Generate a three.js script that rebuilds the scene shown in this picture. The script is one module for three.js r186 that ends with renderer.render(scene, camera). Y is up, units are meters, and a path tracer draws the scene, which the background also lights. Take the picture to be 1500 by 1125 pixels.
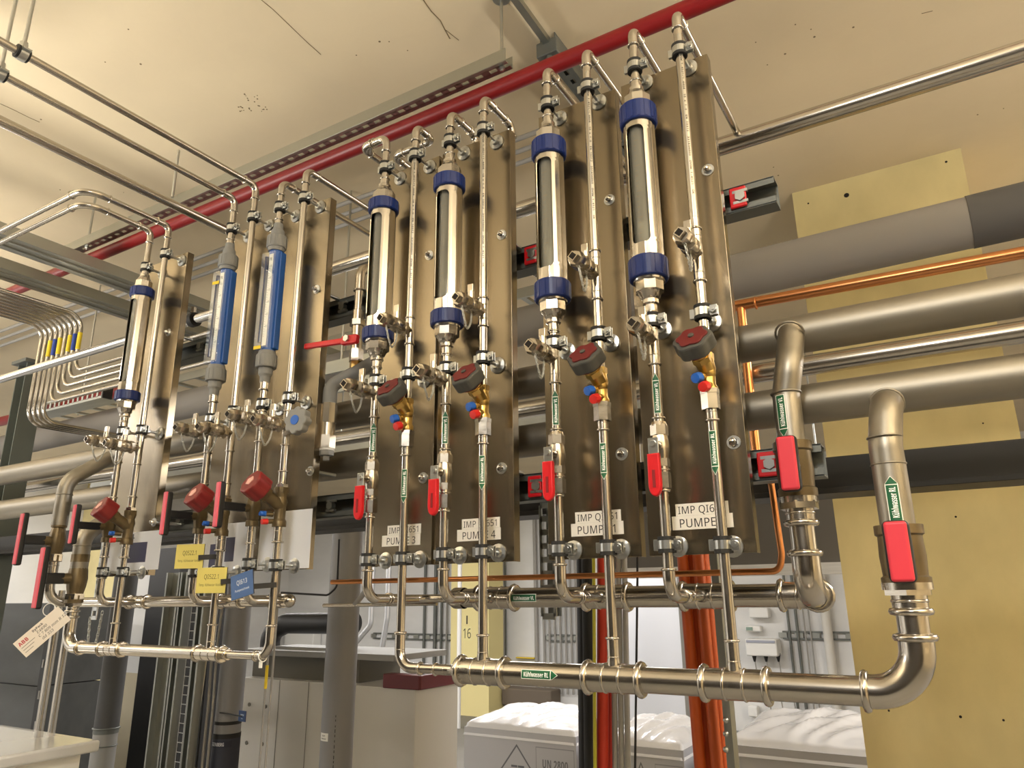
import * as THREE from 'three';
import { mergeGeometries, toCreasedNormals } from 'three/addons/utils/BufferGeometryUtils.js';
import { RoundedBoxGeometry } from 'three/addons/geometries/RoundedBoxGeometry.js';
import { RectAreaLightUniformsLib } from 'three/addons/lights/RectAreaLightUniformsLib.js';

// ------------------------------------------------------------------ camera, light, exposure
const scene = new THREE.Scene();
const FPX = 1066.908, EYE = new THREE.Vector3(0, 1.65, 0);
const camera = new THREE.PerspectiveCamera(55.5986, 4 / 3, 0.05, 60);
camera.position.copy(EYE);
camera.rotation.set(0.2830762, 0.541885255, -0.0100807312, 'YXZ');
camera.updateMatrixWorld(true);
const renderer = new THREE.WebGLRenderer({ antialias: true });
renderer.toneMapping = THREE.LinearToneMapping;
renderer.toneMappingExposure = 2.0;
renderer.shadowMap.enabled = true;
RectAreaLightUniformsLib.init();
scene.background = new THREE.Color(0x000000);
const WARM = new THREE.Color().setRGB(1.0, 0.95, 0.86), COOL = new THREE.Color().setRGB(1.0, 0.96, 0.92), MILD = new THREE.Color().setRGB(1.0, 0.90, 0.74);
// ceiling luminaires: [x, y, z, size along x, size along z, colour, downward strength, upward strength]
const LAMPS = [
  [0.05, 3.25, 1.5, 0.3, 1.6, WARM, 40, 0],
  [1.9, 2.3, 0.1, 0.3, 1.6, WARM, 0, 98],
  [-3.3, 1.9, 0.7, 0.9, 1.8, WARM, 0, 13],
  [-5.0, 2.3, -0.2, 0.3, 1.6, WARM, 0, 16],
  [-3.3, 3.3, -6.0, 2.2, 0.6, COOL, 15, 0],
  [-6.4, 3.3, -6.0, 3.2, 0.5, COOL, 12, 0],
  [-9.6, 3.3, -3.0, 1.6, 0.5, COOL, 40, 0],
  [2.3, 3.3, -4.0, 1.2, 0.8, COOL, 30, 0],
  [-7.5, 3.3, 0.9, 2.4, 0.4, COOL, 26, 0],
];

// ------------------------------------------------------------------ helpers: photograph directions
const RM = new THREE.Matrix3().setFromMatrix4(camera.matrixWorld);
const V = (x, y, z) => new THREE.Vector3(x, y, z);
const dirOf = (px, py) => V((px - 750) / FPX, (562.5 - py) / FPX, -1).applyMatrix3(RM);
const onZ = (px, py, z) => { const d = dirOf(px, py); return EYE.clone().addScaledVector(d, (z - EYE.z) / d.z); };
const onY = (px, py, y) => { const d = dirOf(px, py); return EYE.clone().addScaledVector(d, (y - EYE.y) / d.y); };
const ZP = -1.24, ZB = -1.30;                        // pipe plane and panel plane
const yAt = (px, py, z = ZP) => onZ(px, py, z).y;
let seed = 7; const rnd = () => (seed = (seed * 16807) % 2147483647) / 2147483647;

// ------------------------------------------------------------------ helpers: geometry
const fix = g => { if (g.index) g = g.toNonIndexed(); for (const k of Object.keys(g.attributes)) if (!['position', 'normal', 'uv'].includes(k)) g.deleteAttribute(k); if (!g.attributes.normal) g.computeVertexNormals(); if (!g.attributes.uv) g.setAttribute('uv', new THREE.BufferAttribute(new Float32Array(g.attributes.position.count * 2), 2)); return g; };
const UP = V(0, 1, 0);
function orient(g, a, dir) { const q = new THREE.Quaternion().setFromUnitVectors(UP, dir.clone().normalize()); return g.applyQuaternion(q).translate(a.x, a.y, a.z); }
function cyl(a, b, r1, r2 = r1, seg = 16, open = false) { const d = b.clone().sub(a), h = d.length(); const g = new THREE.CylinderGeometry(r2, r1, h, seg, 1, open); g.translate(0, h / 2, 0); return fix(orient(g, a, d)); }
function hex(a, b, r, n = 6) { return fix(toCreasedNormals(cyl(a, b, r, r, n), 0.3)); }
function lathe(a, dir, prof, seg = 18) { const g = new THREE.LatheGeometry(prof.map(p => new THREE.Vector2(Math.max(p[0], 1e-5), p[1])), seg); return fix(toCreasedNormals(fix(orient(g, a, dir)), 0.6)); }
function box(cx, cy, cz, w, h, d, r = 0) { const g = r ? new RoundedBoxGeometry(w, h, d, 2, r) : new THREE.BoxGeometry(w, h, d); return fix(g.translate(cx, cy, cz)); }
function boxAB(a, b, w, h, r = 0) { // a bar from a to b, w across (horizontal), h high
  const d = b.clone().sub(a), L = d.length(); const g = r ? new RoundedBoxGeometry(w, h, L, 2, r) : new THREE.BoxGeometry(w, h, L);
  const m = new THREE.Matrix4().lookAt(b, a, Math.abs(d.y) / L > .99 ? V(0, 0, 1) : UP); g.applyMatrix4(m); const c = a.clone().add(b).multiplyScalar(.5);
  return fix(g.translate(c.x, c.y, c.z)); }
function torus(p, dir, R, t, seg = 18, ts = 7) { const g = new THREE.TorusGeometry(R, t, ts, seg); g.rotateX(Math.PI / 2); return fix(orient(g, p, dir)); }
function sphere(p, r, s = 12) { return fix(new THREE.SphereGeometry(r, s, Math.max(6, s >> 1)).translate(p.x, p.y, p.z)); }
function fillet(pts, R, n = 8) {
  const out = [pts[0].clone()];
  for (let i = 1; i < pts.length - 1; i++) {
    const p = pts[i], a = pts[i - 1].clone().sub(p), b = pts[i + 1].clone().sub(p), la = a.length(), lb = b.length(); a.normalize(); b.normalize();
    const ang = Math.acos(THREE.MathUtils.clamp(a.dot(b), -1, 1)); if (ang > 3.1) { out.push(p.clone()); continue; }
    const lim = pts.length === 3 ? .97 : .49, t = Math.min(R / Math.tan(ang / 2), la * lim, lb * lim), rr = t * Math.tan(ang / 2);
    const bis = a.clone().add(b).normalize(), c = p.clone().addScaledVector(bis, rr / Math.sin(ang / 2));
    const s = p.clone().addScaledVector(a, t).sub(c), e = p.clone().addScaledVector(b, t).sub(c), th = s.angleTo(e);
    for (let k = 0; k <= n; k++) { const u = k / n; const v = s.clone().multiplyScalar(Math.sin((1 - u) * th) / Math.sin(th)).addScaledVector(e, Math.sin(u * th) / Math.sin(th)); out.push(v.add(c)); }
  }
  out.push(pts[pts.length - 1].clone()); return out;
}
function sweep(pts, r, seg = 14, rf) {
  const n = pts.length, P = [], N = [], U = [], T = [];
  for (let i = 0; i < n; i++) T.push(pts[Math.min(i + 1, n - 1)].clone().sub(pts[Math.max(i - 1, 0)]).normalize());
  let nrm = Math.abs(T[0].y) < .9 ? UP.clone().cross(T[0]).normalize() : V(1, 0, 0).cross(T[0]).normalize();
  const rings = []; let len = 0;
  for (let i = 0; i < n; i++) {
    if (i) { const q = new THREE.Quaternion().setFromUnitVectors(T[i - 1], T[i]); nrm.applyQuaternion(q); len += pts[i].distanceTo(pts[i - 1]); }
    const bi = T[i].clone().cross(nrm), ring = [], R = rf ? rf(i / (n - 1)) * r : r;
    for (let k = 0; k <= seg; k++) { const a = k / seg * Math.PI * 2, d = nrm.clone().multiplyScalar(Math.cos(a)).addScaledVector(bi, Math.sin(a)); ring.push([pts[i].clone().addScaledVector(d, R), d, k / seg, len]); }
    rings.push(ring);
  }
  const put = v => { P.push(v[0].x, v[0].y, v[0].z); N.push(v[1].x, v[1].y, v[1].z); U.push(v[2], v[3]); };
  for (let i = 0; i < n - 1; i++) for (let k = 0; k < seg; k++) { const A = rings[i][k], B = rings[i][k + 1], C = rings[i + 1][k + 1], D = rings[i + 1][k];[A, B, C, A, C, D].forEach(put); }
  for (const [i, s] of [[0, -1], [n - 1, 1]]) { const nn = T[i].clone().multiplyScalar(s); for (let k = 0; k < seg; k++) { const A = rings[i][k], B = rings[i][k + 1]; const c = [pts[i], nn, 0, 0]; const a = [A[0], nn, 0, 0], b = [B[0], nn, 0, 0]; (s > 0 ? [c, a, b] : [c, b, a]).forEach(put); } }
  const g = new THREE.BufferGeometry(); g.setAttribute('position', new THREE.Float32BufferAttribute(P, 3)); g.setAttribute('normal', new THREE.Float32BufferAttribute(N, 3)); g.setAttribute('uv', new THREE.Float32BufferAttribute(U, 2)); return g;
}
const tube = (pts, r, R = 0.03, seg = 14) => sweep(R ? fillet(pts, R) : pts, r, seg);
// press fittings: a sleeve a->b whose open end a carries a rolled bead
function sleeve(a, b, r) { const d = b.clone().sub(a).normalize(); return [cyl(a, b, r * 1.14, r * 1.14, 16), torus(a.clone().addScaledVector(d, r * .28), d, r * 1.17, r * .27), torus(a.clone().addScaledVector(d, a.distanceTo(b) * .72), d, r * 1.1, r * .12)]; }
function elbow(a, c, b, r, R) { const p = fillet([a, c, b], R, 10); return [sweep(p, r * 1.13, 16), torus(p[0].clone().addScaledVector(c.clone().sub(a).normalize(), r * .3), c.clone().sub(a), r * 1.17, r * .27), torus(p[p.length - 1].clone().addScaledVector(c.clone().sub(b).normalize(), r * .3), c.clone().sub(b), r * 1.17, r * .27)]; }
// ------------------------------------------------------------------ helpers: objects
const used = {};
const numbered = n => { const k = used[n] = (used[n] ?? -1) + 1; return k ? n + '_' + String(k).padStart(3, '0') : n; };
function thing(name, label, category, pos = V(0, 0, 0), group) {
  const o = new THREE.Group(); o.name = numbered(name); o.position.copy(pos); o.userData = { label, category }; if (group) o.userData.group = group; scene.add(o); return o;
}
function mk(name, geos, mat, parent, label) { // world-space geometry moved into the parent's own frame
  const gs = (Array.isArray(geos) ? geos : [geos]).flat(3).map(fix); const g = gs.length > 1 ? mergeGeometries(gs) : gs[0];
  const m = new THREE.Mesh(g, mat); m.name = name; m.castShadow = m.receiveShadow = true; if (label) m.userData.label = label;
  if (parent) { let p = V(0, 0, 0); for (let q = parent; q && q !== scene; q = q.parent) p.add(q.position); g.translate(-p.x, -p.y, -p.z); parent.add(m); }
  return m;
}
function mks(name, list, mat, parent, label) { return list.map(g => mk(name, g, mat, parent, label)); }
function single(name, label, category, geos, mat, pos, group) { // a thing that is one mesh, origin at pos
  const m = mk(name, geos, mat); m.geometry.translate(-pos.x, -pos.y, -pos.z); m.position.copy(pos); m.name = numbered(name); m.userData = { label, category }; if (group) m.userData.group = group; scene.add(m); return m;
}
function struct(name, geos, mat, label, cat) { const m = mk(name, geos, mat); m.name = name; m.userData = { label, category: cat, kind: 'structure' }; m.castShadow = m.receiveShadow = true; scene.add(m); return m; }
function copyOf(proto, pos, label, rotY = 0) { const c = proto.clone(); c.name = numbered(proto.name.replace(/_\d+$/, '')); c.position.copy(pos); c.rotation.y = rotY; c.userData = { ...proto.userData, label }; scene.add(c); return c; }

// ------------------------------------------------------------------ materials
function noiseTex(n, lo, hi, fx, fy, octs = 4, col) {
  const d = new Uint8Array(n * n * 4), grids = [];
  for (let o = 0; o < octs; o++) { const w = Math.max(2, Math.round(fx * 2 ** o)), h = Math.max(2, Math.round(fy * 2 ** o)), g = []; for (let i = 0; i < w * h; i++) g.push(rnd()); grids.push([w, h, g]); }
  for (let y = 0; y < n; y++) for (let x = 0; x < n; x++) {
    let s = 0, a = 1, t = 0;
    for (const [w, h, g] of grids) { const u = x / n * w, v = y / n * h, i = u | 0, j = v | 0, fu = u - i, fv = v - j, su = fu * fu * (3 - 2 * fu), sv = fv * fv * (3 - 2 * fv), i1 = (i + 1) % w, j1 = (j + 1) % h; s += a * ((g[j * w + i] * (1 - su) + g[j * w + i1] * su) * (1 - sv) + (g[j1 * w + i] * (1 - su) + g[j1 * w + i1] * su) * sv); t += a; a *= .55; }
    const v = lo + (hi - lo) * s / t, k = (y * n + x) * 4; for (let c = 0; c < 3; c++) d[k + c] = Math.min(255, v * (col ? col[c] : 1)); d[k + 3] = 255;
  }
  const t = new THREE.DataTexture(d, n, n); t.wrapS = t.wrapT = THREE.RepeatWrapping; t.magFilter = THREE.LinearFilter; t.minFilter = THREE.LinearMipmapLinearFilter; t.generateMipmaps = true; t.needsUpdate = true; return t;
}
const std = (r, g, b, rough, metal = 0, o = {}) => new THREE.MeshStandardMaterial({ color: new THREE.Color().setRGB(r, g, b), roughness: rough, metalness: metal, side: THREE.DoubleSide, ...o });
const tRough = noiseTex(256, 150, 255, 6, 6), tFine = noiseTex(256, 200, 255, 24, 24, 3);
const tPaint = noiseTex(512, 225, 255, 5, 5, 5); tPaint.colorSpace = THREE.SRGBColorSpace;
const tBrush = noiseTex(512, 130, 255, 3, 90, 3), tPanel = noiseTex(256, 215, 255, 3, 3, 4), tMottle = noiseTex(256, 185, 255, 4, 4, 4); tMottle.colorSpace = THREE.SRGBColorSpace;
const rep = (t, x, y) => { const c = t.clone(); c.repeat.set(x, y); c.needsUpdate = true; return c; };
const M = {
  steel: std(.53, .495, .44, .27, 1, { roughnessMap: tRough }),
  fitting: std(.55, .515, .46, .27, 1, { roughnessMap: tRough }),
  chrome: std(.72, .72, .72, .13, 1),
  weld: std(.43, .395, .33, .58, 1, { roughnessMap: tRough, map: rep(tMottle, 1, 3) }),
  panel: std(.285, .240, .172, .25, .97, { roughnessMap: tPanel }),
  zinc: std(.52, .53, .52, .34, 1, { roughnessMap: tFine }),
  galv: std(.42, .43, .40, .48, 1, { roughnessMap: tRough }),
  darkGalv: std(.16, .17, .16, .5, .6),
  nickel: std(.54, .49, .41, .27, 1),
  brass: std(.58, .40, .13, .30, 1),
  oldBrass: std(.20, .15, .08, .45, .7, { map: tMottle }),
  copper: std(.70, .30, .12, .28, 1),
  rubber: std(.012, .012, .012, .7),
  black: std(.01, .01, .011, .5),
  blueNut: std(.002, .018, .13, .42),
  blueBody: std(.01, .085, .34, .4),
  blueCap: std(.01, .11, .50, .4),
  redCap: std(.62, .02, .015, .4),
  redPipe: std(.20, .003, .005, .40),
  redLever: std(.60, .008, .014, .38),
  redGrip: std(.66, .035, .06, .45),
  pinkGrip: std(.72, .10, .15, .5),
  redKnob: std(.19, .010, .010, .45),
  wheelGrey: std(.066, .065, .057, .55),
  wheelRed: std(.13, .009, .009, .5),
  starGrey: std(.24, .24, .23, .55),
  pvc: std(.27, .27, .285, .5, 0, { map: rep(tPaint, 1, 1) }),
  pvcLight: std(.30, .30, .29, .55),
  pvcFit: std(.22, .22, .21, .6),
  insul: std(.24, .225, .21, .7),
  white: std(.80, .80, .78, .5),
  whiteWall: std(.80, .80, .79, .85, 0, { map: rep(tPaint, 3, 2) }),
  ceiling: std(.75, .635, .44, .9, 0, { map: rep(tPaint, 4, 4) }),
  yellowWall: std(.72, .62, .32, .8, 0, { map: rep(tPaint, 1, 3) }),
  crack: std(.20, .15, .09, .95),
  hole: std(.015, .012, .01, 1),
  floor: std(.22, .21, .19, .6, 0, { map: rep(tPaint, 6, 6) }),
  brownWall: std(.026, .021, .016, .85),
  cabinet: std(.64, .62, .57, .55),
  cabinetDark: std(.17, .16, .13, .6),
  maroon: std(.14, .018, .022, .4),
  slab: std(.095, .10, .10, .6, 0, { map: tMottle }),
  greyBox: std(.50, .50, .53, .7, 0, { map: rep(tPaint, 1, 1) }),
  film: new THREE.MeshPhysicalMaterial({ color: new THREE.Color().setRGB(.86, .86, .88), roughness: .22, clearcoat: .6, side: THREE.DoubleSide }),
  orange: std(.50, .085, .012, .42),
  redCable: std(.50, .035, .015, .45),
  cableGrey: std(.30, .29, .27, .55),
  beige: std(.66, .58, .40, .6),
  yellowTape: std(.75, .55, .02, .6),
  blueTape: std(.02, .05, .28, .6),
  float: std(.62, .62, .58, .5),
  paper: std(.80, .80, .82, .7),
  navy: std(.035, .035, .11, .6),
  glass: new THREE.MeshPhysicalMaterial({ color: new THREE.Color().setRGB(.62, .60, .50), transmission: .72, thickness: 0, roughness: .1, ior: 1.48 }),
  acryl: new THREE.MeshPhysicalMaterial({ color: new THREE.Color().setRGB(.93, .95, .98), transmission: 1, thickness: 0, roughness: .02, ior: 1.48 }),
  lampOn: c => new THREE.MeshStandardMaterial({ color: 0xffffff, emissive: c, emissiveIntensity: 2.5, roughness: .6 }),
};
function canvasTex(w, h, draw) { const c = document.createElement('canvas'); c.width = w; c.height = h; const x = c.getContext('2d'); draw(x, w, h); const t = new THREE.CanvasTexture(c); t.colorSpace = THREE.SRGBColorSpace; t.magFilter = THREE.LinearFilter; return t; }
const printed = (w, h, draw, rough = .5) => new THREE.MeshStandardMaterial({ map: canvasTex(w, h, draw), roughness: rough, side: THREE.DoubleSide });
const fitText = (x, s, cx, cy, maxW, px, font = 'sans-serif', weight = 'bold') => { x.font = `${weight} ${px}px ${font}`; const w = x.measureText(s).width, k = Math.min(1, maxW / w); x.save(); x.translate(cx, cy); x.scale(k, 1); x.textAlign = 'center'; x.textBaseline = 'middle'; x.fillText(s, 0, 0); x.restore(); };

// ------------------------------------------------------------------ the room
const CEIL = 3.4, X0 = -11, X1 = 3.2, Z0 = -10, Z1 = 2.6;
struct('floor', box((X0 + X1) / 2, -.1, (Z0 + Z1) / 2, X1 - X0 + .4, .2, Z1 - Z0 + .4), M.floor, 'grey concrete floor of the plant room', 'floor');
const ceiling = struct('ceiling', box((X0 + X1) / 2, CEIL + .1, (Z0 + Z1) / 2, X1 - X0 + .4, .2, Z1 - Z0 + .4), M.ceiling, 'cream painted concrete ceiling with hairline cracks and specks', 'ceiling');
struct('wall_back', box((X0 + X1) / 2, CEIL / 2, Z0 - .1, X1 - X0, CEIL, .2), M.whiteWall, 'bright white wall far behind the pipes', 'wall');
struct('wall_front', box((X0 + X1) / 2, CEIL / 2, Z1 + .1, X1 - X0, CEIL, .2), M.brownWall, 'brown wall behind the camera', 'wall');
struct('wall_left', box(X0 - .1, CEIL / 2, (Z0 + Z1) / 2, .2, CEIL, Z1 - Z0), M.whiteWall, 'white side wall beyond the pipes', 'wall');
struct('wall_right', box(X1 + .1, CEIL / 2, (Z0 + Z1) / 2, .2, CEIL, Z1 - Z0), M.ceiling, 'cream side wall beyond the column', 'wall');
{ // hairline cracks and drill holes on the ceiling
  const line = (pts, w) => { for (let i = 0; i < pts.length - 1; i++) { const a = onY(...pts[i], CEIL - .0006), b = onY(...pts[i + 1], CEIL - .0006); mk('crack', boxAB(a, b, w, .001), M.crack, ceiling); } };
  line([[378, -4], [400, 14], [425, 38], [450, 62], [470, 80]], .0016);
  line([[618, -3], [632, 17], [645, 30], [652, 44], [659, 57]], .003); line([[653, 44], [672, 59]], .0016);
  line([[-4, 150], [22, 162], [42, 172], [58, 179]], .0018);
  line([[1350, 20], [1366, 16]], .002); line([[330, 300], [372, 283]], .0012);
  const dot = (px, py, r) => mk('speck', fix(new THREE.CylinderGeometry(r, r, .001, 8).translate(...onY(px, py, CEIL - .0006).toArray())), M.crack, ceiling);
  for (let i = 0; i < 26; i++) dot(345 + rnd() * 45 + (i % 3), 162 - rnd() * 30 + (i % 2) * 4, .0015 + rnd() * .0022);
  for (const [x, y] of [[154, 91], [206, 94], [556, 61], [570, 61], [597, 74], [522, 81], [188, 43], [1188, 43], [1107, 62], [1124, 95], [1150, 79], [1165, 36], [1193, 54], [1250, 40], [60, 175], [88, 278], [181, 282], [1432, 168], [1470, 159], [1133, 245], [1140, 257]]) dot(x, y, .002 + rnd() * .002);
  for (const [x, y, r] of [[515, 188, .012], [582, 158, .009]]) mk('drill_hole', fix(new THREE.CylinderGeometry(r, r, .002, 14).translate(...onY(x, y, CEIL - .001).toArray())), M.hole, ceiling);
}
{ // yellow column
  const zc = -3.19, xl = -.42, xr = .242; const c = struct('trim_1', box((xl + xr) / 2, CEIL / 2, zc - .3, xr - xl, CEIL, .6), M.yellowWall, 'yellow painted concrete column behind the stainless headers', 'column');
  for (const [x, y, r] of [[1240, 286, .011], [1184, 298, .004], [1386, 237, .005], [1265, 340, .004], [1302, 1041, .004], [1407, 1050, .005], [1470, 1055, .004], [1400, 757, .004], [1440, 620, .003]]) { const p = onZ(x, y, zc + .0006); mk('speck', orient(new THREE.CylinderGeometry(r, r, .001, 8), p, V(0, 0, 1)), M.hole, c); }
  const h = onZ(1272, 417, zc); const hk = thing('wall_hook', 'small cream hook on the yellow column', 'hook', h); mk('hook', tube([h.clone().add(V(0, .02, 0)), h.clone().add(V(0, .02, .03)), h.clone().add(V(0, -.015, .03)), h.clone().add(V(0, -.015, .015))], .005, .01, 8), M.beige, hk);
}
single('white_cupboard', 'row of white cupboards on the wall opposite the narrow panel', 'cupboard', [box(-8.1, 1.2, Z1 - .27, 5.2, 2.4, .5, .01)], M.white, V(-8.1, 0, Z1 - .25));
// ------------------------------------------------------------------ luminaires
LAMPS.forEach(([x, y, z, L, D, col, dn, up], i) => {
  const where = ['over the walkway before the pump panels', 'over the walkway beside the end header', 'over the walkway before the wide panel', 'over the walkway before the narrow panel', 'above the wrapped boxes', 'above the far machines', 'beyond the dark slab cabinet', 'behind the yellow column', 'before the white cupboards'][i];
  const t = thing('ceiling_lamp', `long ceiling lamp hung ${where}`, 'lamp', V(x, y, z));
  mk('housing', box(x, y, z, L, .05, D, .01), M.white, t);
  if (dn) mk('diffuser', box(x, y - .034, z, L - .04, .014, D - .04), M.lampOn(col), t);
  const light = (yy, down, s) => { const l = new THREE.RectAreaLight(col, s, L - .04, D - .04); l.position.set(0, yy - y, 0); l.lookAt(0, yy - y + (down ? -1 : 1), 0); l.rotation.set(down ? -Math.PI / 2 : Math.PI / 2, 0, 0); t.add(l); };
  if (dn) light(y - .045, true, dn);
  if (up) { mk('upper_diffuser', box(x, y + .034, z, L - .04, .014, D - .04), M.lampOn(col), t); light(y + .045, false, up); }
  for (const s of [-1, 1]) mk('hanger', cyl(V(x + s * (L > D ? L * .4 : 0), y + .02, z + s * (D > L ? D * .4 : 0)), V(x + s * (L > D ? L * .4 : 0), CEIL, z + s * (D > L ? D * .4 : 0)), .004, .004, 6), M.zinc, t);
});
// ------------------------------------------------------------------ prototypes (local frame: pipe axis = y, panel 0.06 m behind)
const O = V(0, 0, 0), R18 = .009;
function ringBand(r0, r1, h, y = 0, seg = 20) { return lathe(V(0, y - h / 2, 0), UP, [[r0, 0], [r1, 0], [r1, h], [r0, h], [r0, 0]], seg); }
function makeClamp(r) {
  const t = thing('pipe_clamp', '', 'pipe clamp', O, 'two-bolt pipe clamps'); scene.remove(t);
  mk('rubber_liner', [ringBand(r, r + .0042, .025), ringBand(r + .003, r + .0066, .0065, .0105), ringBand(r + .003, r + .0066, .0065, -.0105)], M.rubber, t);
  mk('band', ringBand(r + .004, r + .0062, .0142), M.zinc, t);
  const e = r + .011;
  mk('ear', [box(e, 0, .004, .016, .02, .0026, .0008), box(e, 0, -.004, .016, .02, .0026, .0008), box(-e + .002, 0, 0, .011, .019, .006, .001)], M.zinc, t);
  mk('bolt', [hex(V(e + .001, 0, .005), V(e + .001, 0, .011), .0062), cyl(V(e + .001, 0, -.012), V(e + .001, 0, .013), .0028, .0028, 8), torus(V(e + .001, 0, .0055), V(0, 0, 1), .006, .0013, 12, 6)], M.zinc, t);
  mk('stud', [cyl(V(0, 0, -r - .004), V(0, 0, -.06), .004, .004, 10), hex(V(0, 0, -r - .004), V(0, 0, -r - .014), .0075)], M.zinc, t);
  mk('base_plate', [lathe(V(0, 0, -.059), V(0, 0, 1), [[0, 0], [.019, 0], [.0185, .003], [.011, .0055], [.009, .012], [0, .012]], 18)], M.zinc, t);
  return t;
}
const CLAMP = makeClamp(R18);
const place = (proto, pos, label, rotY = 0) => copyOf(proto, pos, label, rotY);
const clampAt = (pos, label) => place(CLAMP, pos, label);

// drain valve: axis +z from the tee, square capped end, small stem and chain
function chain(pts, n, r = .0007, link = .0042) {
  const c = new THREE.CatmullRomCurve3(pts), out = [];
  for (let i = 0; i < n; i++) { const p = c.getPointAt((i + .5) / n), d = c.getTangentAt((i + .5) / n); const g = new THREE.TorusGeometry(link * .55, r, 5, 9); g.scale(.7, 1.5, 1); if (i % 2) g.rotateY(Math.PI / 2); out.push(orient(g, p, d)); }
  return out;
}
function makeDrain() {
  const t = thing('drain_valve', '', 'drain valve', O, 'nickel drain valves with capped ends'); scene.remove(t); const Zd = V(0, 0, 1);
  mk('body', [lathe(V(0, 0, .008), Zd, [[0, 0], [.0085, 0], [.0095, .012], [.0125, .016], [.0135, .024], [.0125, .034], [.0105, .038], [.0105, .046], [0, .046]], 16), hex(V(0, 0, .016), V(0, 0, .024), .0140), hex(V(0, 0, .048), V(0, 0, .056), .0135), torus(V(0, 0, .042), Zd, .011, .0016)], M.nickel, t);
  mk('cap', [lathe(V(0, 0, .056), Zd, [[0, 0], [.0122, 0], [.0130, .003], [.0130, .012], [.0108, .017], [0, .017]], 8), fix(toCreasedNormals(cyl(V(0, 0, .072), V(0, 0, .080), .0088, .0082, 4), .3))], M.nickel, t);
  mk('cap_socket', fix(toCreasedNormals(cyl(V(0, 0, .0795), V(0, 0, .0806), .006, .006, 4), .3)), M.hole, t, 'dark square socket in the cap');
  mk('stem', [cyl(V(0, .010, .036), V(0, .024, .036), .0055, .0055, 12), box(0, .030, .036, .011, .014, .006, .001)], M.nickel, t);
  mk('chain', chain([V(.003, -.012, .066), V(.004, -.035, .058), V(.003, -.044, .05), V(.002, -.032, .04), V(0, -.014, .034)], 18), M.zinc, t);
  return t;
}
const DRAIN = makeDrain(); DRAIN.scale.setScalar(1.32);

// ball valve with red lever: axis y, stem +z, lever hangs down
function makeBallValve() {
  const t = thing('ball_valve', '', 'ball valve', O, 'ball valves with red levers'); scene.remove(t); const Zd = V(0, 0, 1);
  mk('body', [hex(V(0, .021, 0), V(0, .040, 0), .0165), lathe(V(0, -.024, 0), UP, [[.009, 0], [.0135, .002], [.015, .012], [.0165, .024], [.015, .036], [.0135, .046], [.009, .048]], 18), hex(V(0, -.036, 0), V(0, -.022, 0), .0155), cyl(V(0, .038, 0), V(0, .046, 0), .0150, .0125, 16), cyl(V(0, 0, .010), V(0, 0, .034), .0075, .0075, 12), hex(V(0, 0, .012), V(0, 0, .018), .0098)], M.nickel, t);
  mk('union_nut', [cyl(V(0, -.046, 0), V(0, -.036, 0), .0125, .0125, 16), torus(V(0, -.042, 0), UP, .0130, .0018), hex(V(0, -.074, 0), V(0, -.046, 0), .0155)], M.fitting, t);
  mk('lever_plate', [box(0, -.004, .036, .019, .030, .003, .0012), box(0, -.022, .033, .017, .012, .003, .001), torus(V(0, .0, .038), Zd, .0055, .0014, 12, 6), hex(V(0, 0, .036), V(0, 0, .042), .0052)], M.zinc, t);
  const s = new THREE.Shape(); s.moveTo(-.0085, 0); s.lineTo(.0085, 0); s.lineTo(.0092, -.05); s.quadraticCurveTo(.009, -.068, 0, -.070); s.quadraticCurveTo(-.009, -.068, -.0092, -.05); s.closePath();
  const g = new THREE.ExtrudeGeometry(s, { depth: .007, bevelEnabled: true, bevelSize: .0022, bevelThickness: .0022, bevelSegments: 2, steps: 1 }); g.translate(0, -.020, .034);
  const lv = mk('lever_grip', fix(g), M.redLever, t);
  mk('grip_groove', box(0, -.062, .0436, .0052, .030, .001), std(.22, .003, .006, .6), lv);
  return t;
}
const BALL = makeBallValve();

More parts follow.
